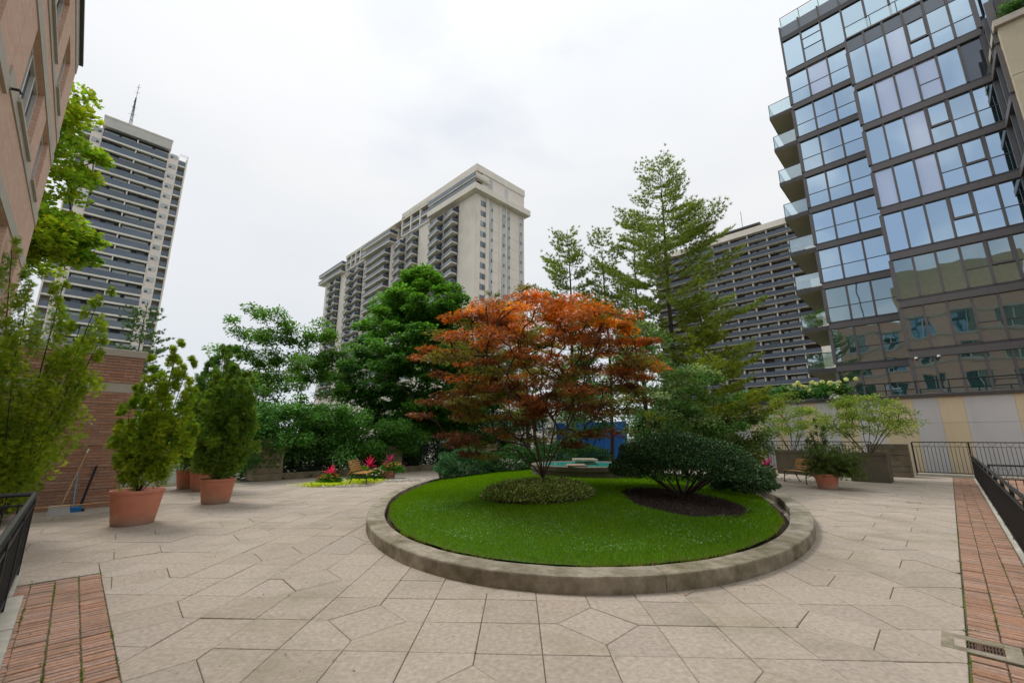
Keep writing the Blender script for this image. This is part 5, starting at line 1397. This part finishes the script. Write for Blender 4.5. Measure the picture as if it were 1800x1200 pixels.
cedar('tall dark green cedar behind the second pot', (-10.15,14.75,.52), [(0,0,4.3),(.4,0,3.9),(-.4,0,3.8),(.7,0,2.9),(-.7,.1,2.8),(.2,-.4,3.2),(-.3,-.4,2.6)], .11, DG, 80, .42)
cedar('dark cedar at the garden wall corner', (-11.1,15.4,.52), [(0,0,3.4),(.4,0,2.9),(-.4,0,2.8),(.2,-.4,2.4)], .11, DG, 70, .42)
cedar('large loose yellow green cedar behind the corner of the left railing', (-8.7,7.75,.4), [(-.6,0,4.4),(-1.1,0,5.0),(.2,-.1,4.2),(.75,.1,4.0),(.4,.2,3.4),(1.0,0,3.0),(-.2,-.3,3.3),(.9,-.2,2.4),(-.7,-.4,2.8),(-1.3,-.2,3.6),(.1,-.4,1.9),(-.6,-.5,1.9),(-1.4,0,2.4)], .07, ((.095,.16,.013),(.22,.28,.02)), 58, .33, fl=1.8, gap=.40)
# low hanging sprays of the same kind closer to the paving
cedar('bushy yellow green cedar low against the brick wall at the left edge', (-10.65,9.2,.05), [(0,0,1.7),(.3,0,1.5),(-.5,0,2.2),(.4,-.1,.9),(.25,-.35,1.2),(-.3,-.3,1.5)], .10, ((.10,.165,.013),(.23,.28,.02)), 60, .42)

# --- dwarf pine in the pot, and the slim juniper behind it
def tuft_bush(name, label, base, n_sh, rx, h, col, needle, nn=12, up=.35, w=.006):
    t = thing(name, label, 'shrub', tuple(base)); TP = []; TD = []; bm = MB()
    for i in range(n_sh):
        a = rng.random()*6.28; l = rx*(.45+.55*rng.random()); e = rng.random()**1.3*h*1.1-.05; tip_ = G((math.cos(a)*l, math.sin(a)*l, e)); mid = tip_*.5+G((0,0,-.02+.1*rng.random()))
        bm.tube([(0,0,.0), tuple(mid), tuple(tip_)], [.012,.008,.004], 4, False)
        for f in np.linspace(.35,1,9): TP.append(mid*(2*f*(1-f))+tip_*f*f+rng.normal(size=3)*.05); TD.append(nrm((tip_-mid+G((0,0,up)))[None])[0])
    bm.build('branches', M['bark'], t); TP = G(TP); TD = G(TD); k = len(TP); idx = np.repeat(np.arange(k), nn); n = len(idx)
    D = nrm(TD[idx]+rng.normal(size=(n,3))*.6); S = nrm(np.cross(D, rng.normal(size=(n,3)))); P = TP[idx]; ln = needle*(.7+.6*rng.random(n))
    V = np.stack([P-S*w, P+S*w, P+D*ln[:,None]],1).reshape(-1,3)
    link('crown', mesh_np('crown', V, np.arange(3*n).reshape(-1,3), np.repeat(vary(lerp(col[0],col[1],rng.random(k))[idx], n, .2),3,0), M['needle']), t); return t
tuft_bush('dwarf_pine', 'wide spreading dwarf pine in the terracotta pot on the right', (11.0,15.2,.47), 240, .95, .95, ((.05,.09,.025),(.11,.15,.045)), .11, 16)
cedar('slim dark juniper standing up behind the potted dwarf pine', (12.1,17.3,.1), [(0,0,2.25),(.2,0,1.7),(-.2,0,1.6),(.05,-.15,1.4)], .06, ((.035,.06,.025),(.06,.09,.035)), 46, .36, name='juniper')
pot('dark planter pot of the slim juniper behind the right bench', 12.1, 17.3, .3, .24, .4)

# --- light green trees in the concrete planters
def vase(label, u, v, z, H, R_, lx=0, n=75):
    x, y = XY(u, v); B0 = (x,y,z)
    pads = env_pads(n, (x+lx,y), [(z+.75,R_*.75),(z+1.2,R_),(z+H*.62,R_*.95),(z+H*.85,R_*.6),(z+H,R_*.2)], .42)
    stems_ = [stem((x+.08*math.cos(k*2.4),y+.08*math.sin(k*2.4),z-.05),(x+R_*.5*math.cos(k*2.4),y+R_*.5*math.sin(k*2.4),z+H*.42+.1*rng.random()),3,.05) for k in range(9)]
    return tree('serviceberry', label, 'tree', B0, stems_, pads, .28+.2*rng.random(len(pads)), .38, 105, .085, lerp((.10,.16,.03),(.22,.28,.05), rng.random(len(pads))), 'bark_grey', .0075, aspect=.5, droop=.25, v=.25, rmax=.045, ctr=(x,y,z))
vase('smaller airy light green tree in the left concrete planter', 24.95, 5.55, 1.03, 2.75, 1.45)
vase('wider airy light green tree in the right concrete planter before the painted wall', 22.75, 2.42, 1.05, 2.35, 1.85, n=100)

# --- hydrangea on top of the painted wall
hyb = (*XY(30.2,4.8),3.45)
hy_ = thing('hydrangea', 'hydrangea bush with round pale green flower heads on top of the painted wall', 'shrub', hyb)
n = 46; vv = rng.uniform(3.4,9.5,n); uu = 30.0+rng.normal(size=n)*.25
pads = np.c_[(uu-vv)/S2, (uu+vv)/S2, 3.95+.55*rng.random(n)]
c = leaf_obj('foliage', pad_leaves(pads, .45, .7, 110, .16, (.05,.13,.03), hyb, aspect=.75), M['leaf'], hy_); c.location = -Vector(hyb)
hm = MB(); ico = []
n = 60; u3 = nrm(rng.normal(size=(n,3))); P = u3*.15*(.8+.2*rng.random((n,1)))
hd_me = mesh_np('flower_head', *leaf_geo(P-u3*.03, np.cross(u3, rng.normal(size=(n,3))), u3, np.full(n,.085), np.full(n,.07), vary((.50,.52,.20), n, .15, .08)), M['petal'])
for k in range(34):
    v = 3.1 + 3.6*rng.random(); x, y = XY(29.55+.4*rng.random(), v)
    o = link('flower_head', hd_me, hy_, (x-hyb[0], y-hyb[1], .62+.8*rng.random()), rng.random()*6); s = .75+.5*rng.random(); o.scale = (s,s,s*.85)
# --- fan palm on a balcony
pb = (*XY(36.6,5.3),9.5)
pm = thing('potted_palm', 'fan palm in a dark pot on a corner balcony of the glass building', 'plant', pb)
MB().lathe([(.16,0),(.22,.4),(.2,.42)], 14).build('pot', M['plastic_black'], pm)
for k in range(11):
    a = k*2.4; e = .35+.6*rng.random(); d = G((math.cos(a)*math.cos(e), math.sin(a)*math.cos(e), math.sin(e))); l = .55+.2*rng.random(); hb_ = G((0,0,.4))+d*l
    nb = 11; side = nrm(np.cross(d, [[0,0,1.]]))[0]; aa = np.linspace(-1.4,1.4,nb)
    D = np.cos(aa)[:,None]*d + np.sin(aa)[:,None]*side; D[:,2] -= .15
    V, F, C = leaf_geo(np.repeat(hb_[None],nb,0), D, np.repeat(np.cross(side,d)[None],nb,0), np.full(nb,.5), np.full(nb,.07), vary((.04,.10,.025), nb, .15))
    lf = link('leaf', mesh_np('palm_leaf', V, F, C, M['leaf']), pm); MB().tube([(0,0,.4), tuple(hb_)], .01, 4).build('stalk', M['bark'], lf)
# --- shrub top on the cream house
n = 14; pads = np.c_[np.repeat([XY(30.0,-5.6)],n,0)+rng.normal(size=(n,2))*.35, 22.5+.35*rng.random(n)]; B0 = (*XY(30.3,-5.6),22.2)
tree('roof_shrub', 'small green shrub on the roof of the cream house corner', 'shrub', B0, [stem(B0,(B0[0],B0[1],22.6),2)], pads, .3, .7, 60, .12, (.05,.12,.03), 'bark', .01)

# ------------------------------------------------------------------ flower beds
def cordyline(label, x, y, z, h, col):
    t = thing('cordyline', label, 'plant', (x,y,z))
    MB().tube([(0,0,-.05),(0,0,h*.25)], .018, 5).build('stem', M['bark_maple'], t)
    for k in range(15):
        a = k*2.399; e = .35+1.05*(k/15)+.1*rng.normal(); d = G((math.cos(a)*math.cos(e), math.sin(a)*math.cos(e), math.sin(e))); l = h*(.75+.3*rng.random()); s = G((-math.sin(a), math.cos(a), 0)); w_ = .05*h/.5
        pts = [G((0,0,h*.22*k/15)) + d*l*f - G((0,0,.35*l*f*f*(1-e/1.6))) for f in (0,.3,.65,1)]
        V = []; 
        for q, ww in zip(pts, (.35,1,.85,.05)): V += [q-s*w_*ww, q+G((0,0,-.012*ww)), q+s*w_*ww]
        F = G([(3*i+j,3*i+j+1,3*i+j+4,3*i+j+3) for i in range(3) for j in range(2)])
        C = vary(np.repeat([col[k % len(col)]], len(V), 0), len(V), .12); link('leaf', mesh_np('cordyline_leaf', G(V), F, C, M['petal']), t)
    return t
RED = ((.50,.015,.06),(.62,.03,.10),(.34,.012,.05)); PUR = ((.20,.02,.06),(.42,.04,.12),(.12,.02,.04))
def bloom_mound(label, x, y, z, r, h, petals, n_fl, leafc=(.05,.15,.02)):
    t = thing('flower_mound', label, 'flowers', (x,y,z)); n = 1300; u = ball(n); u[:,2] = np.abs(u[:,2])
    P = u*G((r,r,h)); D = u+rng.normal(size=(n,3))*.5; N_ = rng.normal(size=(n,3))*.5+G((0,0,1))
    leaf_obj('foliage', [leaf_geo(P, D, N_, .07+.04*rng.random(n), .05+.02*rng.random(n), vary(leafc, n, .3))], M['leaf'], t)
    mes = []
    for pc in petals:
        k = 9; aa = np.arange(k)*2.4; D = np.c_[np.cos(aa), np.sin(aa), .35+.5*rng.random(k)]
        mes.append(mesh_np('blossom', *leaf_geo(np.zeros((k,3)), D, np.c_[-np.cos(aa)*.4,-np.sin(aa)*.4,np.ones(k)], np.full(k,.055), np.full(k,.05), vary(pc, k, .15)), M['petal']))
    for k in range(n_fl):
        a = rng.random()*6.28; q = rng.random()**.5; zz = h*math.sqrt(max(.02,1-q*q*.9))
        link('blossom', mes[k % len(mes)], t, (r*q*math.cos(a), r*q*math.sin(a), zz+.01), rng.random()*6)
    return t
PK = (.62,.06,.22); RD = (.55,.03,.04); YL = (.65,.50,.04); SA = (.62,.22,.14); WH = (.7,.66,.6); VI = (.3,.08,.35)
bloom_mound('pink and red flower mound under the nearest red cordyline left of the bench', -6.75, 16.5, .02, .46, .36, (PK,SA,RD,YL), 60)
cordyline('bright red cordyline rising from the leftmost flower mound', -6.72, 16.55, .30, .44, RED)
bloom_mound('yellow and pink flower mound in front of the stone pillar right of the bench', -5.05, 18.7, .28, .55, .40, (YL,PK,SA,RD,VI), 85)
pot('small terracotta pot of the yellow and pink flowers beside the left bench', -5.15, 18.6, .30, .24, .36)
cordyline('dark red cordyline in front of the stone pillar', -5.15, 18.75, .62, .46, PUR)
bloom_mound('flower mound behind the left bench back', -6.2, 18.4, .02, .55, .5, (SA,YL,RD,PK), 60)
cordyline('red cordyline behind the back of the left bench', -5.95, 18.6, .48, .46, RED)
bloom_mound('white and pink begonias beyond the seat of the left bench', -5.55, 18.1, .02, .4, .42, (WH,PK,WH,RD), 50)
bloom_mound('low red flowers in the pot left of the right bench', 11.0, 19.2, .3, .3, .2, (RD,PK), 25, (.09,.03,.03))
pot('low terracotta pot with red leaved plants left of the right bench', 11.0, 19.2, .36, .28, .34)
cordyline('pink and purple cordyline left of the right bench', 11.0, 19.2, .34, .62, PUR + ((.55,.05,.14),))
# lime coloured creeping cover and white pebbles round the flowers
n = 3400; x = np.r_[rng.normal(-6.65,.38,2200), rng.normal(-5.75,.35,1200)]; y = np.r_[rng.normal(16.05,.17,2200), rng.normal(17.3,.3,1200)]
P = np.c_[x, y, .01+.09*rng.random(n)]; D = rng.normal(size=(n,3)); D[:,2] = np.abs(D[:,2])*.4; N_ = rng.normal(size=(n,3))*.4+G((0,0,1))
leaf_obj('creeping_jenny', [leaf_geo(P, D, N_, .05+.03*rng.random(n), .04+.02*rng.random(n), vary((.34,.40,.02), n, .2))], M['leaf'], None, kind='stuff')
def pebbles(spots):
    m = MB()
    for x, y in spots:
        s = random.uniform(.035,.075); v0 = [(x+s*random.uniform(.7,1.1)*math.cos(a), y+s*random.uniform(.7,1.1)*math.sin(a), 0) for a in (0,1.26,2.5,3.8,5.0)]
        v1 = [(x+(q[0]-x)*.7, y+(q[1]-y)*.7, s*.8) for q in v0]; m.add(v0+v1, [tuple(range(5,10))]+[(i,(i+1)%5,5+(i+1)%5,5+i) for i in range(5)])
    m.build('white_pebbles', M['pebble'], kind='stuff')
pebbles([(random.gauss(-4.75,.5), random.gauss(18.1,.32)) for _ in range(230)] + [(random.gauss(-6.0,.35), random.gauss(15.85,.12)) for _ in range(110)] + [(random.gauss(10.7,.4), random.gauss(18.7,.2)) for _ in range(80)])
# leaf litter and crumbs on the paving
n = 800; x = rng.uniform(-8,11,n); y = rng.uniform(3.4,15,n); k = el_rho(EL_O,x,y) > 1.01; x, y = x[k], y[k]; n = len(x)
k = np.r_[np.full(n,.006)]; P = np.c_[x,y,k]; D = rng.normal(size=(n,3)); D[:,2] *= .15; N_ = rng.normal(size=(n,3))*.3+G((0,0,1))
leaf_obj('leaf_litter', [leaf_geo(P, D, N_, .012+.022*rng.random(n)**2, .010+.010*rng.random(n), vary(G([(.10,.06,.03),(.06,.05,.03),(.30,.10,.03),(.18,.16,.06)])[rng.integers(0,4,n)], n, .3))], M['petal'], None, kind='stuff')

# --- trees beyond the plaza that close the gaps under the maple and between the pines
for x_, y_, h_, r_, lab in ((.2,35,8.5,2.9,'dark green background tree behind the fountain, left one'),(5.6,36,8.2,2.9,'dark green background tree above the blue hoarding'),(9.6,27,4.6,2.2,'dark green background tree behind the low pine boughs'),(-2.6,34,5.2,2.6,'dark background tree between the red maple and the dark green maple')):
    pads = env_pads(60, (x_,y_), [(.4,r_*.8),(h_*.35,r_),(h_*.65,r_*.8),(h_,r_*.3)], .45); n = len(pads)
    tree('background_tree', lab, 'tree', (x_,y_,-1.5), [stem((x_,y_,-1.5),(x_,y_,1.5),3)], pads, .6+.3*rng.random(n), .6, 150, .2, lerp((.03,.08,.02),(.06,.13,.03), rng.random(n)), 'bark', .014, aspect=.7, droop=.35, group='background trees')
